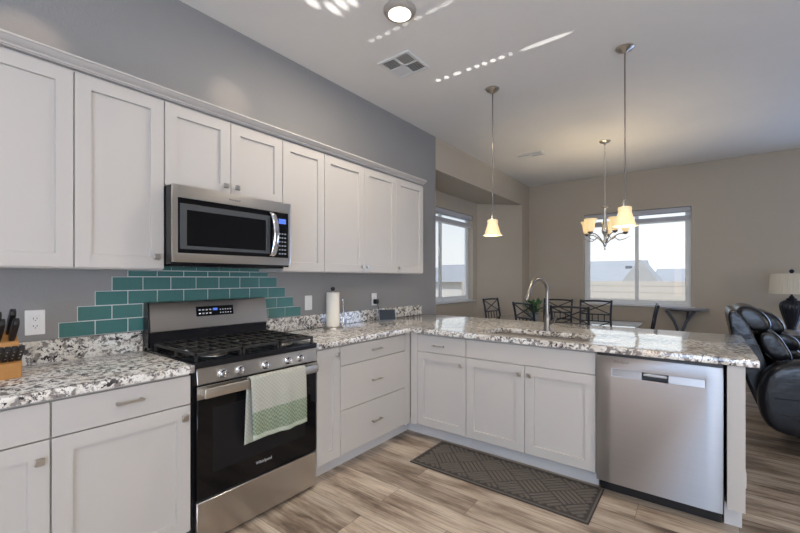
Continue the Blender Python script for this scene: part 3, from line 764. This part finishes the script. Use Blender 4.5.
for i in range(3):
    for j in range(6): bt.box(PX+.046+i*.021, PX+.059+i*.021, GZ0+.022+j*.026, GZ0+.030+j*.026, MX-.002, MX-.0012, LW)
build('button_print', bt, M['side'], cp)
text('brand_lettering', 'Whirlpool', .017, M['logod'], fr, face_x(MX+.0003, 1.235, MZ1-.035))

# ------------------------------------------------------------------ dishwasher
DX0, DX1 = 2.0545, 2.6565; DF = .647
r = thing('dishwasher', 'stainless dishwasher with pocket handle built into the peninsula', 'dishwasher', (2.355, 2.98, 0))
build('tub', MB().box(DX0+.004, DX1-.004, .10, .868, .01, .598, PN), M['blackp'], r)
build('toe_kick', MB().box(DX0+.006, DX1-.004, .0, .10, .01, .545, PN), M['blackp'], r)
g0, g1, h0, h1 = DX0+.085, DX1-.075, .742, .784
k0, k1 = 2.292, 2.420
df = MB().cells([DX0, g0, g1, DX1], [.095, h0, h1, .858], .599, DF, PN, skip=[(1, 1)], bev=.003)
dr_ = build('dishwasher_door', df, M['steeldw'], r)
gp = lambda u, v, w: PN(w, v, u)
for ga, gb in ((g0-.001, k0), (k1, g1+.001)):
    build('handle_groove', MB().prism([(.60, h0-.002), (DF-.001, h0-.001), (DF-.010, h1+.002), (.60, h1+.002)], ga, gb, gp), M['steelgroove'], dr_)
pk = MB().box(k0, k1, h0-.001, h1+.001, .60, .612, PN)
build('handle_pocket', pk, M['blackp'], dr_)
build('pocket_lip', MB().box(k0+.006, k1-.006, h1-.020, h1-.002, .630, DF+.004, PN, bev=.004), M['steelgroove'], dr_)
build('control_strip', MB().box(DX0+.002, DX1-.002, .858, .872, .58, DF-.012, PN), M['blackp'], r)
text('brand_lettering', 'Whirlpool', .019, M['logod'], dr_, face_ny(2.187, PB-DF-.0004, .829))

# ------------------------------------------------------------------ knife block and knives
bx0, by0, by1 = .215, .205, .335
r = thing('knife_block', 'light wooden knife block standing at the left end of the worktop', 'knife block', (.27, .27, CTZ))
kb = MB().prism([(.20, CTZ+.0005), (.315, CTZ+.0005), (.325, CTZ+.065), (.275, CTZ+.078), (.250, CTZ+.145), (.170, CTZ+.185), (.155, CTZ+.10)], by0, by1, lambda u, v, w: (u, w, v), bev=.004)
build('block', kb, M['woodb'], r)
def knife(pos, d, L, w, label, group):
    d = Vector(d).normalized(); p = Vector(pos); sd = Vector((0, 1, 0)); up = d.cross(sd).normalized()
    rt = thing('knife', label, 'knife', pos, group)
    f = lambda a, b, c: tuple(p + d*a + sd*c + up*b)
    hd = MB().prism([(0, -w*.8), (L*.25, -w), (L*.6, -w*.75), (L*.9, -w*1.1), (L, -w*.6), (L, w*.5), (L*.8, w), (L*.3, w*.8), (0, w*.9)], -.0095, .0095, f, bev=.003, seg=2)
    h = build('handle', hd, M['blackp'], rt)
    for q in (.25, .5, .75): build('rivet', MB().tube([f(L*q, -.0100, 0), f(L*q, .0100, 0)], .0028, 8), M['rivet'], h)
    build('bolster', MB().box(-.008, .001, -w*.7, w*.7, -.005, .005, f), M['rivet'], rt)
nms = ['nearest the wall outlet', 'second from the outlet side', 'third from the outlet side']
for i in range(3):
    y = by1-.022-i*.042
    knife((.236, y, CTZ+.156), (.66, .05, .76), .115, .016, 'black-handled knife in the middle row of the wooden block, ' + nms[i], 'large knives in the block')
    knife((.190, y-.004, CTZ+.180), (.60, .05, .80), (.125, .112, .105)[i], .016, 'black-handled knife in the top row of the wooden block, ' + nms[i], 'large knives in the block')
ords = ['first from the outlet side', 'second from the outlet side', 'third from the outlet side', 'fourth from the outlet side', 'fifth from the outlet side', 'last towards the left edge']
for i in range(6):
    knife((.305, by1-.012-i*.0205, CTZ+.077), (.75, .05, .75), .085, .010, 'short black steak knife in the front row of the block, ' + ords[i], 'steak knives in the block')

# ------------------------------------------------------------------ wall plates
def plate(label, cat, y, z, toggles=False):
    rt = thing('switch' if toggles else 'outlet', label, cat, (.001, y, z-.06))
    build('cover_plate', MB().box(y-.037, y+.037, z-.060, z+.060, .0005, .006, LW, bev=.002), M['outlet'], rt)
    if toggles: build('rocker', MB().box(y-.017, y+.017, z-.034, z+.034, .005, .0085, LW, bev=.002), M['outlet'], rt)
    else:
        f = build('receptacle', MB().box(y-.018, y+.018, z-.036, z+.036, .005, .008, LW, bev=.002), M['outlet'], rt)
        s_ = MB()
        for dz in (.018, -.018):
            for dy in (-.007, .006): s_.box(y+dy-.0012, y+dy+.0012, z+dz-.003, z+dz+.006, .0075, .0085, LW)
            s_.box(y-.002, y+.002, z+dz-.010, z+dz-.006, .0075, .0085, LW)
        build('slots', s_, M['slot'], f)
    return rt
plate('white double wall outlet above the worktop beside the knife block', 'outlet', .427, 1.114)
plate('white rocker switch plate on the wall left of the paper towel roll', 'switch', 2.095, 1.126, True)
plate('white wall outlet holding a black plug above the small display', 'outlet', 2.912, 1.120)
pl = tag(build('power_plug', MB().box(2.888, 2.938, 1.075, 1.122, .0087, .045, LW, bev=.008, seg=2).tube([(.035, 2.915, 1.085), (.045, 2.92, 1.06), (.045, 2.94, 1.0), (.05, 2.97, .945), (.06, 2.99, .922)], .003, 8), M['blackp']), 'black power plug pushed into the outlet beside the small display', 'plug')

# paper towel
px_, py_ = .14, 2.238
r = thing('paper_towel_holder', 'metal upright paper towel holder on the granite by the backsplash', 'paper towel holder', (px_, py_, CTZ))
build('base', MB().lathe([(.083, .0005), (.083, .010), (.075, .016), (.012, .017)], px_, py_, CTZ, 32), M['nickel'], r)
build('post', MB().lathe([(.007, .015), (.007, .315)], px_, py_, CTZ, 12), M['nickel'], r)
build('finial', MB().lathe([(.006, .306), (.016, .316), (.020, .326), (.016, .337), (.006, .343)], px_, py_, CTZ, 18), M['blackp'], r)
arm = [(px_+.045, py_+.060, CTZ+.012), (px_+.05, py_+.074, CTZ+.05), (px_+.052, py_+.078, CTZ+.13), (px_+.05, py_+.066, CTZ+.19), (px_+.05, py_+.064, CTZ+.24)]
build('tension_arm', MB().tube(arm, .006, 10), M['chrome'], r)
roll = MB(); rad = .054
roll.lathe([(.019, .0), (rad, .0), (rad, .279), (.019, .279)], px_, py_, CTZ+.0175, 40, cap=False)
b_ = build('paper_towel_roll', roll, M['paper']); tag(b_, 'tall white roll of paper towels standing on the metal holder', 'paper towel roll')

# smart display
dx, dy = .125, 2.955
r = thing('smart_display', 'small dark tilted screen device standing on the corner worktop', 'smart display', (dx, dy, CTZ))
cs, sn = cos(R(-38)), sin(R(-38))
ef = lambda a, b, c: (dx + c*cs - a*sn, dy + c*sn + a*cs, CTZ+.0006+b)   # a along the screen, c towards the room
build('stand', MB().prism([(-.055, 0), (.035, 0), (.045, .012), (.010, .085), (-.045, .02)], -.065, .065, lambda u, v, w: ef(w, v, u), bev=.008, seg=2), M['side'], r)
build('screen', MB().prism([(.044, .005), (.056, .008), (.016, .110), (.004, .108)], -.085, .085, lambda u, v, w: ef(w, v, u), bev=.003), M['side'], r)
build('display_glass', MB().prism([(.0555, .012), (.0568, .0124), (.0187, .1075), (.0175, .107)], -.078, .078, lambda u, v, w: ef(w, v, u)), M['screen'], r)

# ------------------------------------------------------------------ floor mat
m_ = MB(); mw, ml = .445, 1.19
MXo, MYo = .895, 2.283
m_.box(0, ml, 0, mw, .0005, .008, lambda a, b, c: (MXo+a, MYo+b, c), bev=.003)
rt = thing('floor_mat', 'long grey textured kitchen mat with herringbone ribs in front of the sink', 'mat', (MXo+ml/2, MYo+mw/2, 0))
M['mat'] = pm('grey_mat_rubber', (.045, .039, .035), .75, var=.15, scale=60, bmp=.4, bscale=300)
M['matr'] = pm('grey_mat_rib', (.128, .110, .096), .8, var=.15, scale=80, bmp=.4, bscale=300)
build('mat_base', m_, M['mat'], rt)
ribs = MB(); s_ = .0285; Lr = .150
def rib(cx, cy, ang):
    ca, sa = cos(ang), sin(ang); hl, hw = Lr/2-.004, s_/2-.004
    pts = [(-hl, -hw), (hl, -hw), (hl, hw), (-hl, hw)]
    P = [(cx+x*ca-y*sa, cy+x*sa+y*ca) for x, y in pts]
    if all(.022 < p[0] < ml-.022 and .022 < p[1] < mw-.022 for p in P):
        ribs.prism(P, .0075, .0115, lambda u, v, w: (MXo+u, MYo+v, w))
    else:
        q = []
        for i in range(9):
            t_ = -hl+2*hl*i/8; x, y = cx+t_*ca, cy+t_*sa
            if .03 < x < ml-.03 and .03 < y < mw-.03: q.append(t_)
        if len(q) > 2:
            P = [(cx+x*ca-y*sa, cy+x*sa+y*ca) for x, y in [(q[0], -hw), (q[-1], -hw), (q[-1], hw), (q[0], hw)]]
            ribs.prism(P, .0075, .0115, lambda u, v, w: (MXo+u, MYo+v, w))
# bundles of five bars laid in herringbone
B_ = Lr; rot = R(45)
for i in range(-14, 16):
    for j in range(-14, 16):
        u, v = i*B_, j*B_
        # checker of bundles, alternating direction
        for k_ in range(5):
            o_ = (k_-2)*s_*1.03
            if (i+j) % 2: lx, ly, an = u, v+o_, 0
            else: lx, ly, an = u+o_, v, pi/2
            X = lx*cos(rot)-ly*sin(rot)+.4; Y = lx*sin(rot)+ly*cos(rot)+.2
            if -.1 < X < ml+.1 and -.1 < Y < mw+.1: rib(X, Y, an+rot)
build('ribs', ribs, M['matr'], rt)
bd = MB().cells([.006, .016, ml-.016, ml-.006], [.006, .016, mw-.016, mw-.006], .007, .0105, lambda a, b, c: (MXo+a, MYo+b, c), skip=[(1, 1)])
build('border_rib', bd, M['matr'], rt)

# ------------------------------------------------------------------ ceiling fixtures
r = thing('ceiling_light', 'round lit ceiling light with white rim near the top of the picture', 'ceiling light', (1.03, 1.99, H-.04))
build('rim', MB().lathe([(.104, 0), (.104, -.010), (.098, -.022), (.084, -.030), (.074, -.030)], 1.03, 1.99, H, 40), M['rimb'], r)
build('diffuser', MB().lathe([(.0735, -.029), (.066, -.034), (.045, -.038), (.01, -.040)], 1.03, 1.99, H, 40), M['lens'], r)
light('ceiling_light_lamp', 'AREA', (1.03, 1.99, H-.045), (0, 0, 0), 29, (1, .87, .70), shape='DISK', size=.13)
for dx_, dy_ in ((3.0, -.6), (4.3, -.4), (3.2, .5)):
    r = thing('ceiling_light', 'round recessed ceiling light behind the camera', 'ceiling light', (dx_, dy_, H-.01), 'recessed ceiling lights behind the camera')
    build('rim', MB().lathe([(.095, 0), (.092, -.008), (.072, -.010)], dx_, dy_, H, 32), M['trimw'], r)
    build('diffuser', MB().lathe([(.072, -.0095), (.03, -.011)], dx_, dy_, H, 32), M['lens'], r)
    light('recessed_lamp', 'AREA', (dx_, dy_, H-.02), (0, 0, 0), 17, (1, .87, .70), shape='DISK', size=.14)
def vent(label, cx, cy, sx, sy, rot, quads):
    rt = thing('ceiling_vent', label, 'vent', (cx, cy, H-.014), 'ceiling air vents')
    ca, sa = cos(rot), sin(rot); f = lambda a, b, c: (cx+a*ca-b*sa, cy+a*sa+b*ca, H-c)
    build('frame', MB().cells([-sx/2, -sx/2+.022, sx/2-.022, sx/2], [-sy/2, -sy/2+.022, sy/2-.022, sy/2], .0005, .012, f, skip=[(1, 1)], bev=.003).box(-.006, .006, -sy/2+.02, sy/2-.02, .003, .012, f).box(-sx/2+.02, sx/2-.02, -.006, .006, .003, .012, f), M['grille'], rt)
    build('duct_shade', MB().box(-sx/2+.01, sx/2-.01, -sy/2+.01, sy/2-.01, .0005, .002, f), M['dark'], rt)  # thin dark sheet in place of the shade inside the duct
    lv = MB(); n = 7
    for qx in (-1, 1):
        for qy in (-1, 1):
            a0, a1 = (-sx/2+.022, -.006) if qx < 0 else (.006, sx/2-.022); b0, b1 = (-sy/2+.022, -.006) if qy < 0 else (.006, sy/2-.022)
            along = (qx*qy > 0)
            for i in range(n):
                if along:
                    b = b0+(b1-b0)*(i+.5)/n; w = (b1-b0)/n*.46; tl = -1
                    lv.prism([(b-w, .003 if tl > 0 else .010), (b+w, .010 if tl > 0 else .003), (b+w, .0113 if tl > 0 else .0043), (b-w, .0043 if tl > 0 else .0113)], a0, a1, lambda u, v, w_: f(w_, u, v))
                else:
                    a = a0+(a1-a0)*(i+.5)/n; w = (a1-a0)/n*.46; tl = qx
                    lv.prism([(a-w, .003 if tl > 0 else .010), (a+w, .010 if tl > 0 else .003), (a+w, .0113 if tl > 0 else .0043), (a-w, .0043 if tl > 0 else .0113)], b0, b1, lambda u, v, w_: f(u, w_, v))
    build('louvers', lv, M['grille'], rt)
vent('larger square white ceiling vent near the wall cabinets', .665, 2.52, .30, .30, 0, True)
vent('small distant white ceiling vent near the dining nook header', .685, 5.43, .36, .17, 0, True)

def pendant(label, x, y):
    rt = thing('pendant_light', label, 'pendant light', (x, y, 1.715), 'pendant lights over the peninsula')
    build('canopy', MB().lathe([(.062, 0), (.062, -.008), (.050, -.020), (.022, -.030), (.010, -.042)], x, y, H, 32), M['nickel'], rt)
    build('stem', MB().lathe([(.0055, 1.895), (.0055, H-.03)], x, y, 0, 10), M['nickeld'], rt)
    build('socket', MB().lathe([(.007, 1.915), (.016, 1.905), (.020, 1.885), (.030, 1.868), (.030, 1.855)], x, y, 0, 24), M['nickel'], rt)
    wv = lambda a, rr_, z: rr_*(1+(.045*max(0, (1.75-z)/.035))*sin(5*a))
    sh = build('glass_shade', MB().lathe([(.030, 1.862), (.044, 1.858), (.047, 1.845), (.044, 1.825), (.050, 1.80), (.060, 1.77), (.066, 1.745), (.074, 1.725), (.086, 1.715), (.082, 1.716), (.070, 1.727), (.062, 1.747), (.056, 1.772), (.046, 1.80), (.040, 1.825), (.030, 1.85)], x, y, 0, 40, mod=wv, cap=False), M['shadeglow'], rt)
    build('bulb', MB().ball((x, y, 1.785), .026, 2, (1, 1, 1.25)), M['bulb'], rt)
    light('pendant_lamp', 'POINT', (x, y, 1.742), (0, 0, 0), 6.5, (1, .80, .52), shadow_soft_size=.008)
pendant('left pendant light with bell glass shade, hanging in front of the dining nook', 1.062, 3.335)
pendant('right pendant light with bell glass shade, hanging in front of the large window', 2.114, 3.34)

# chandelier
cx, cy = 1.612, 5.457
r = thing('chandelier', 'nickel five-arm chandelier with lit glass shades hanging before the large window', 'chandelier', (cx, cy, 1.68))
build('canopy', MB().lathe([(.065, 0), (.065, -.008), (.05, -.022), (.02, -.032), (.01, -.05)], cx, cy, H, 32), M['nickelb'], r)
ch = MB(); zt = H-.04; nl = 28; zb = 2.235
for i in range(nl):
    z = zb+(zt-zb)*(i+.5)/nl; hh = (zt-zb)/nl*.66
    ax = (1, 0) if i % 2 else (0, 1)
    ch.tube([(cx+ax[0]*.009*cos(a), cy+ax[1]*.009*cos(a), z+hh*sin(a)) for a in [2*pi*k_/12 for k_ in range(12)]], .0022, 6, closed=True)
build('chain', ch, M['nickelb'], r)
build('column', MB().lathe([(.008, 2.245), (.040, 2.225), (.042, 2.215), (.020, 2.205), (.017, 2.12), (.020, 2.06), (.030, 1.98), (.040, 1.93), (.036, 1.90), (.018, 1.875), (.014, 1.82), (.024, 1.78), (.020, 1.74), (.008, 1.71), (.011, 1.695), (.004, 1.68)], cx, cy, 0, 24), M['nickelb'], r)
for k_ in range(5):
    a = R(20+72*k_); d = Vector((cos(a), sin(a), 0)); P0 = Vector((cx, cy, 0))
    pts = []
    for i in range(15):
        t_ = i/14; rr_ = .015+.215*t_; z = 1.76+.125*sin(t_*pi*.62)
        pts.append(P0+d*rr_+Vector((0, 0, z)))
    arm_ = build('arm', MB().tube(pts, .0075, 8).tube([P0+d*.10+Vector((0, 0, 1.845)), P0+d*.16+Vector((0, 0, 1.80)), P0+d*.22+Vector((0, 0, 1.815)), P0+d*.285+Vector((0, 0, 1.855))], [.005, .006, .005, .002], 8), M['nickelb'], r)
    q = P0+d*.23
    build('candle_cup', MB().lathe([(.010, 1.872), (.026, 1.885), (.034, 1.90), (.022, 1.915), (.014, 1.93)], q.x, q.y, 0, 20), M['nickelb'], arm_)
    wv = lambda an, rr_, z: rr_*(1+.05*max(0, (z-2.0)/.06)*sin(5*an))
    build('glass_shade', MB().lathe([(.018, 1.905), (.036, 1.915), (.045, 1.94), (.049, 1.98), (.055, 2.015), (.070, 2.05), (.078, 2.06), (.074, 2.058), (.051, 2.015), (.045, 1.98), (.040, 1.94), (.03, 1.92)], q.x, q.y, 0, 30, mod=wv, cap=False), M['shadeglow'], arm_)
    build('bulb', MB().ball((q.x, q.y, 1.97), .022, 2, (1, 1, 1.4)), M['bulb'], arm_)
    light('chandelier_lamp', 'POINT', (q.x, q.y, 2.012), (0, 0, 0), 6.5, (1, .80, .52), shadow_soft_size=.008)

# ------------------------------------------------------------------ dining set
TX0, TX1, TY0, TY1, TZ = .14, 1.98, 5.12, 6.10, .75
r = thing('dining_table', 'rectangular glass-topped dining table behind the peninsula', 'dining table', ((TX0+TX1)/2, (TY0+TY1)/2, 0))
build('tabletop', MB().box(TX0, TX1, TY0, TY1, TZ-.012, TZ, bev=.003), M['tableglass'], r)
build('apron', MB().cells([TX0+.16, TX0+.185, TX1-.185, TX1-.16], [TY0+.14, TY0+.165, TY1-.165, TY1-.14], TZ-.05, TZ-.0125, ident, skip=[(1, 1)]), M['wire'], r)
for sx in (TX0+.18, TX1-.18):
    for sy in (TY0+.16, TY1-.16):
        build('leg', MB().tube([(sx, sy, TZ-.03), (sx+.01, sy, .45), (sx-.01, sy, .2), (sx, sy, .0005)], [.018, .022, .018, .024], 10), M['wire'], r)

def chair():
    r = thing('dining_chair', '', 'dining chair', (0, 0, 0), 'wrought iron dining chairs')
    # local: seat centred, faces +y, back at -y
    build('seat', MB().box(-.21, .21, -.20, .21, .445, .485, bev=.015, seg=3), M['leather'], r)
    build('seat_frame', MB().cells([-.21, -.19, .19, .21], [-.20, -.18, .19, .21], .425, .445, ident, skip=[(1, 1)]), M['wire'], r)
    for s in (-1, 1):
        build('leg', MB().tube([(s*.195, .195, .43), (s*.20, .20, .2), (s*.205, .21, .0005)], .011, 8), M['wire'], r)
        build('leg', MB().tube([(s*.195, -.19, .43), (s*.20, -.21, .2), (s*.205, -.25, .0005)], .011, 8), M['wire'], r)
        build('back_post', MB().tube([(s*.198, -.19, .43), (s*.200, -.205, .65), (s*.205, -.245, .90), (s*.208, -.27, 1.005)], .0145, 10), M['wire'], r)
    def B(x, z):
        y = -.19-.08*max(0, (z-.43)/.575)**1.4; return (x, y, z)
    build('top_rail', MB().tube([B(-.208, .985), B(-.1, .992), B(0, .994), B(.1, .992), B(.208, .985)], .0125, 8), M['wire'], r)
    build('lower_rail', MB().tube([B(-.203, .80), B(0, .80), B(.203, .80)], .010, 8), M['wire'], r)
    x_ = MB()
    for s in (-1, 1): x_.tube([B(-.195*s, .808), B(0, .89), B(.195*s, .978)], .0075, 8)
    build('cross_brace', x_, M['wire'], r)
    for x in (-.12, -.04, .04, .12): build('spindle', MB().tube([B(x, .80), B(x, .62), B(x, .44)], .0075, 8), M['wire'], r)
    return r
proto = chair()
spots = [(.695+.16, 5.085+.20, R(-35), 'crossed-back iron dining chair at the near left corner of the table, left of faucet'),
         (1.348, 5.085, R(0), 'crossed-back iron dining chair on the near side of the table, right of faucet'),
         (.80, 6.085, R(180), 'iron dining chair on the window side of the table, behind the faucet'),
         (1.338, 6.07, R(180), 'iron dining chair on the window side of the table, nearer the right end'),
         (.14, 5.86, R(-98), 'iron dining chair alone at the left end of the table, by the nook'),
         (1.88, 5.72, R(96), 'iron dining chair seen edge-on at the right end of the glass table')]
for i, (x, y, a, lb) in enumerate(spots):
    o = proto if i == 0 else copy_tree(proto)
    o.location = (x, y, 0); o.rotation_euler.z = a; o['label'] = lb
    if i == 0: pass
# plant on the table
pxx, pyy = .70, 5.50
r = thing('potted_plant', 'small leafy green plant in a pot on the glass table behind the faucet', 'plant', (pxx, pyy, TZ))
build('pot', MB().lathe([(.05, .0005), (.07, .08), (.075, .09), (.066, .088), (.06, .07)], pxx, pyy, TZ, 24), M['pot'], r)
lf = MB(); rnd = random.Random(3)
for i in range(150):
    a = rnd.random()*2*pi; el = rnd.uniform(.1, 1.4); L_ = rnd.uniform(.08, .25)
    d = Vector((cos(a)*cos(el), sin(a)*cos(el), sin(el))); b0 = Vector((pxx, pyy, TZ+.07)); tip = b0+d*L_
    w_ = d.cross(Vector((0, 0, 1))).normalized()*.020
    vs = [lf.bm.verts.new(p) for p in (tip-d*.05, tip-d*.02+w_, tip+d*.03-Vector((0, 0, .012)), tip-d*.02-w_)]
    lf.bm.faces.new(vs)
fo = build('foliage', lf, M['leaf'], r)
st = MB()
for i in range(14):
    a = i*2.4; d = Vector((cos(a)*.5, sin(a)*.5, .85)); st.tube([Vector((pxx, pyy, TZ+.06)), Vector((pxx, pyy, TZ+.06))+d*.12], .002, 5)
build('stems', st, M['leaf'], r)

# console table under the window
r = thing('console_table', 'dark half-round console table with curved legs below the large window', 'console table', (2.38, 7.13, 0))
poly = [(2.38+.285*cos(a), 7.31-.285*sin(a)*1.05) for a in [pi*i/24 for i in range(25)]]
build('tabletop', MB().prism(poly, .862, .885, ident, bev=.004), M['consoletop'], r)
build('apron', MB().prism([(2.38+.20*cos(a), 7.30-.20*sin(a)) for a in [pi*i/24 for i in range(25)]], .838, .862, ident), M['console'], r)
for s in (-1, 1):
    pts = [(2.325+s*.175, 7.12, .845), (2.325+s*.135, 7.12, .79), (2.325+s*.075, 7.12, .69), (2.325+s*.035, 7.12, .58), (2.325+s*.022, 7.12, .45), (2.325+s*.03, 7.12, .25), (2.325+s*.09, 7.12, .08), (2.325+s*.16, 7.12, .0005)]
    build('leg', MB().tube(pts, .021, 10), M['console'], r)
pts = [(2.42, 7.29, .845), (2.40, 7.25, .69), (2.35, 7.19, .5), (2.34, 7.19, .25), (2.36, 7.25, .0005)]
build('leg', MB().tube(pts, .016, 10), M['console'], r)

# end table and lamp
lx, ly = 3.42, 6.5
r = thing('end_table', 'dark end table under the table lamp, hidden behind the black recliner', 'end table', (lx, ly, 0))
build('tabletop', MB().box(lx-.25, lx+.25, ly-.25, ly+.25, .555, .585, bev=.005), M['console'], r)
build('shelf', MB().box(lx-.22, lx+.22, ly-.22, ly+.22, .16, .18), M['console'], r)
for sx in (-.22, .22):
    for sy in (-.22, .22): build('leg', MB().box(lx+sx-.02, lx+sx+.02, ly+sy-.02, ly+sy+.02, .0005, .556), M['console'], r)
LZ = .5855
r = thing('table_lamp', 'dark ribbed urn table lamp with pleated cream shade at the right picture edge', 'lamp', (lx, ly, LZ))
build('foot', MB().lathe([(.11, 0), (.115, .02), (.10, .045), (.105, .07), (.09, .09), (.085, .115), (.06, .135)], lx, ly, LZ, 32), M['urnlight'], r)
rib_ = lambda a, rr_, z: rr_*(1+.055*abs(sin(9*a))-.02)
build('urn', MB().lathe([(.045, .13), (.042, .15), (.055, .20), (.080, .28), (.100, .36), (.108, .41), (.100, .45), (.072, .475), (.045, .485), (.048, .50), (.03, .51)], lx, ly, LZ, 108, mod=rib_), M['urn'], r)
build('neck', MB().lathe([(.022, .505), (.028, .52), (.012, .535), (.009, .79), (.004, .80)], lx, ly, LZ, 16), M['urn'], r)
pl_ = lambda a, rr_, z: rr_*(1+.012*sin(60*a))
build('lamp_shade', MB().lathe([(.200, .560), (.185, .795)], lx, ly, LZ, 360, mod=pl_, cap=False), M['shadec'], r)
for z, rr_ in ((.562, .202), (.793, .187)):
    build('shade_trim', MB().tube([(lx+rr_*cos(a), ly+rr_*sin(a), LZ+z) for a in [2*pi*i/48 for i in range(48)]], .005, 6, closed=True), M['shadec'], r)
build('shade_spider', MB().tube([(lx-.18, ly, LZ+.785), (lx+.18, ly, LZ+.785)], .003, 6).tube([(lx, ly-.18, LZ+.785), (lx, ly+.18, LZ+.785)], .003, 6), M['urn'], r)
build('finial', MB().lathe([(.006, .785), (.010, .80), (.020, .815), (.024, .828), (.016, .842), (.005, .85)], lx, ly, LZ, 16), M['urn'], r)

# ------------------------------------------------------------------ black leather reclining sofa (faces +x, near side at y = 4)
r = thing('recliner_sofa', 'black leather reclining sofa just beyond the end of the peninsula', 'sofa', (3.4, 4.8, 0))
def soft(name, poly, w0, w1, mat=M['leather'], parent=r, bev=.03, lab=None, sub=2):
    o = build(name, MB().prism(poly, w0, w1, lambda u, v, w: (u, w, v), bev=bev, seg=2), mat, parent)
    md = o.modifiers.new('soften', 'SUBSURF'); md.levels = sub; md.render_levels = sub
    return o
def seatback(w0, w1, dx, dz=0):
    sh = soft('backrest_shell', [(2.99+dx*.3, .14), (2.885+dx*.6, .40), (2.815+dx, .62), (2.77+dx, .84), (2.725+dx, 1.05+dz), (2.76+dx, 1.085+dz), (2.83+dx, 1.07+dz), (2.92+dx, .82), (3.04+dx*.6, .45), (3.13+dx*.3, .12)], w0, w1, bev=.025)
    soft('headrest', [(2.80+dx, .95+dz), (2.775+dx, 1.07+dz), (2.82+dx, 1.115+dz), (2.91+dx, 1.105+dz), (2.985+dx, 1.04+dz), (3.02+dx, .95+dz), (2.98+dx, .90+dz), (2.88+dx, .90+dz)], w0+.03, w1-.03, bev=.035)
    soft('back_cushion', [(2.90+dx, .88+dz), (2.98+dx, .93+dz), (3.05+dx, .90+dz), (3.10+dx, .78), (3.14+dx*.8, .70), (3.08+dx*.8, .66), (2.96+dx, .72)], w0+.03, w1-.03, bev=.03)
    soft('lumbar_cushion', [(2.98+dx, .70), (3.12+dx*.8, .72), (3.19+dx*.8, .60), (3.24+dx*.6, .48), (3.12+dx*.6, .44), (3.02+dx*.7, .52)], w0+.03, w1-.03, bev=.03)
    soft('seat_cushion', [(3.08, .30), (3.08, .47), (3.30, .50), (3.62, .50), (3.80, .46), (3.82, .34), (3.7, .28)], w0, w1, bev=.035)
seatback(4.14, 4.78, 0)
seatback(4.81, 5.45, .16, -.08)
def armrest(w0, w1):
    soft('armrest', [(2.93, .24), (2.89, .42), (2.92, .60), (2.99, .70), (3.14, .745), (3.55, .75), (3.80, .73), (3.90, .64), (3.92, .40), (3.88, .19), (3.04, .15)], w0, w1, bev=.05)
armrest(3.93, 4.13); armrest(5.46, 5.66)
build('sofa_base', MB().box(3.22, 3.80, 4.2, 5.5, .03, .26, bev=.01), M['blackp'], r)
for x in (3.28, 3.74):
    for y in (4.25, 5.45): build('foot', MB().lathe([(.03, .0005), (.03, .04)], x, y, 0, 14), M['blackp'], r)
sm = MB()
for z in (.30, .42): sm.tube([(2.99, 3.928, z+.03), (3.4, 3.926, z+.045), (3.9, 3.928, z+.03)], .004, 6)
build('seam', sm, M['leather'], r)
bpy.context.view_layer.update()
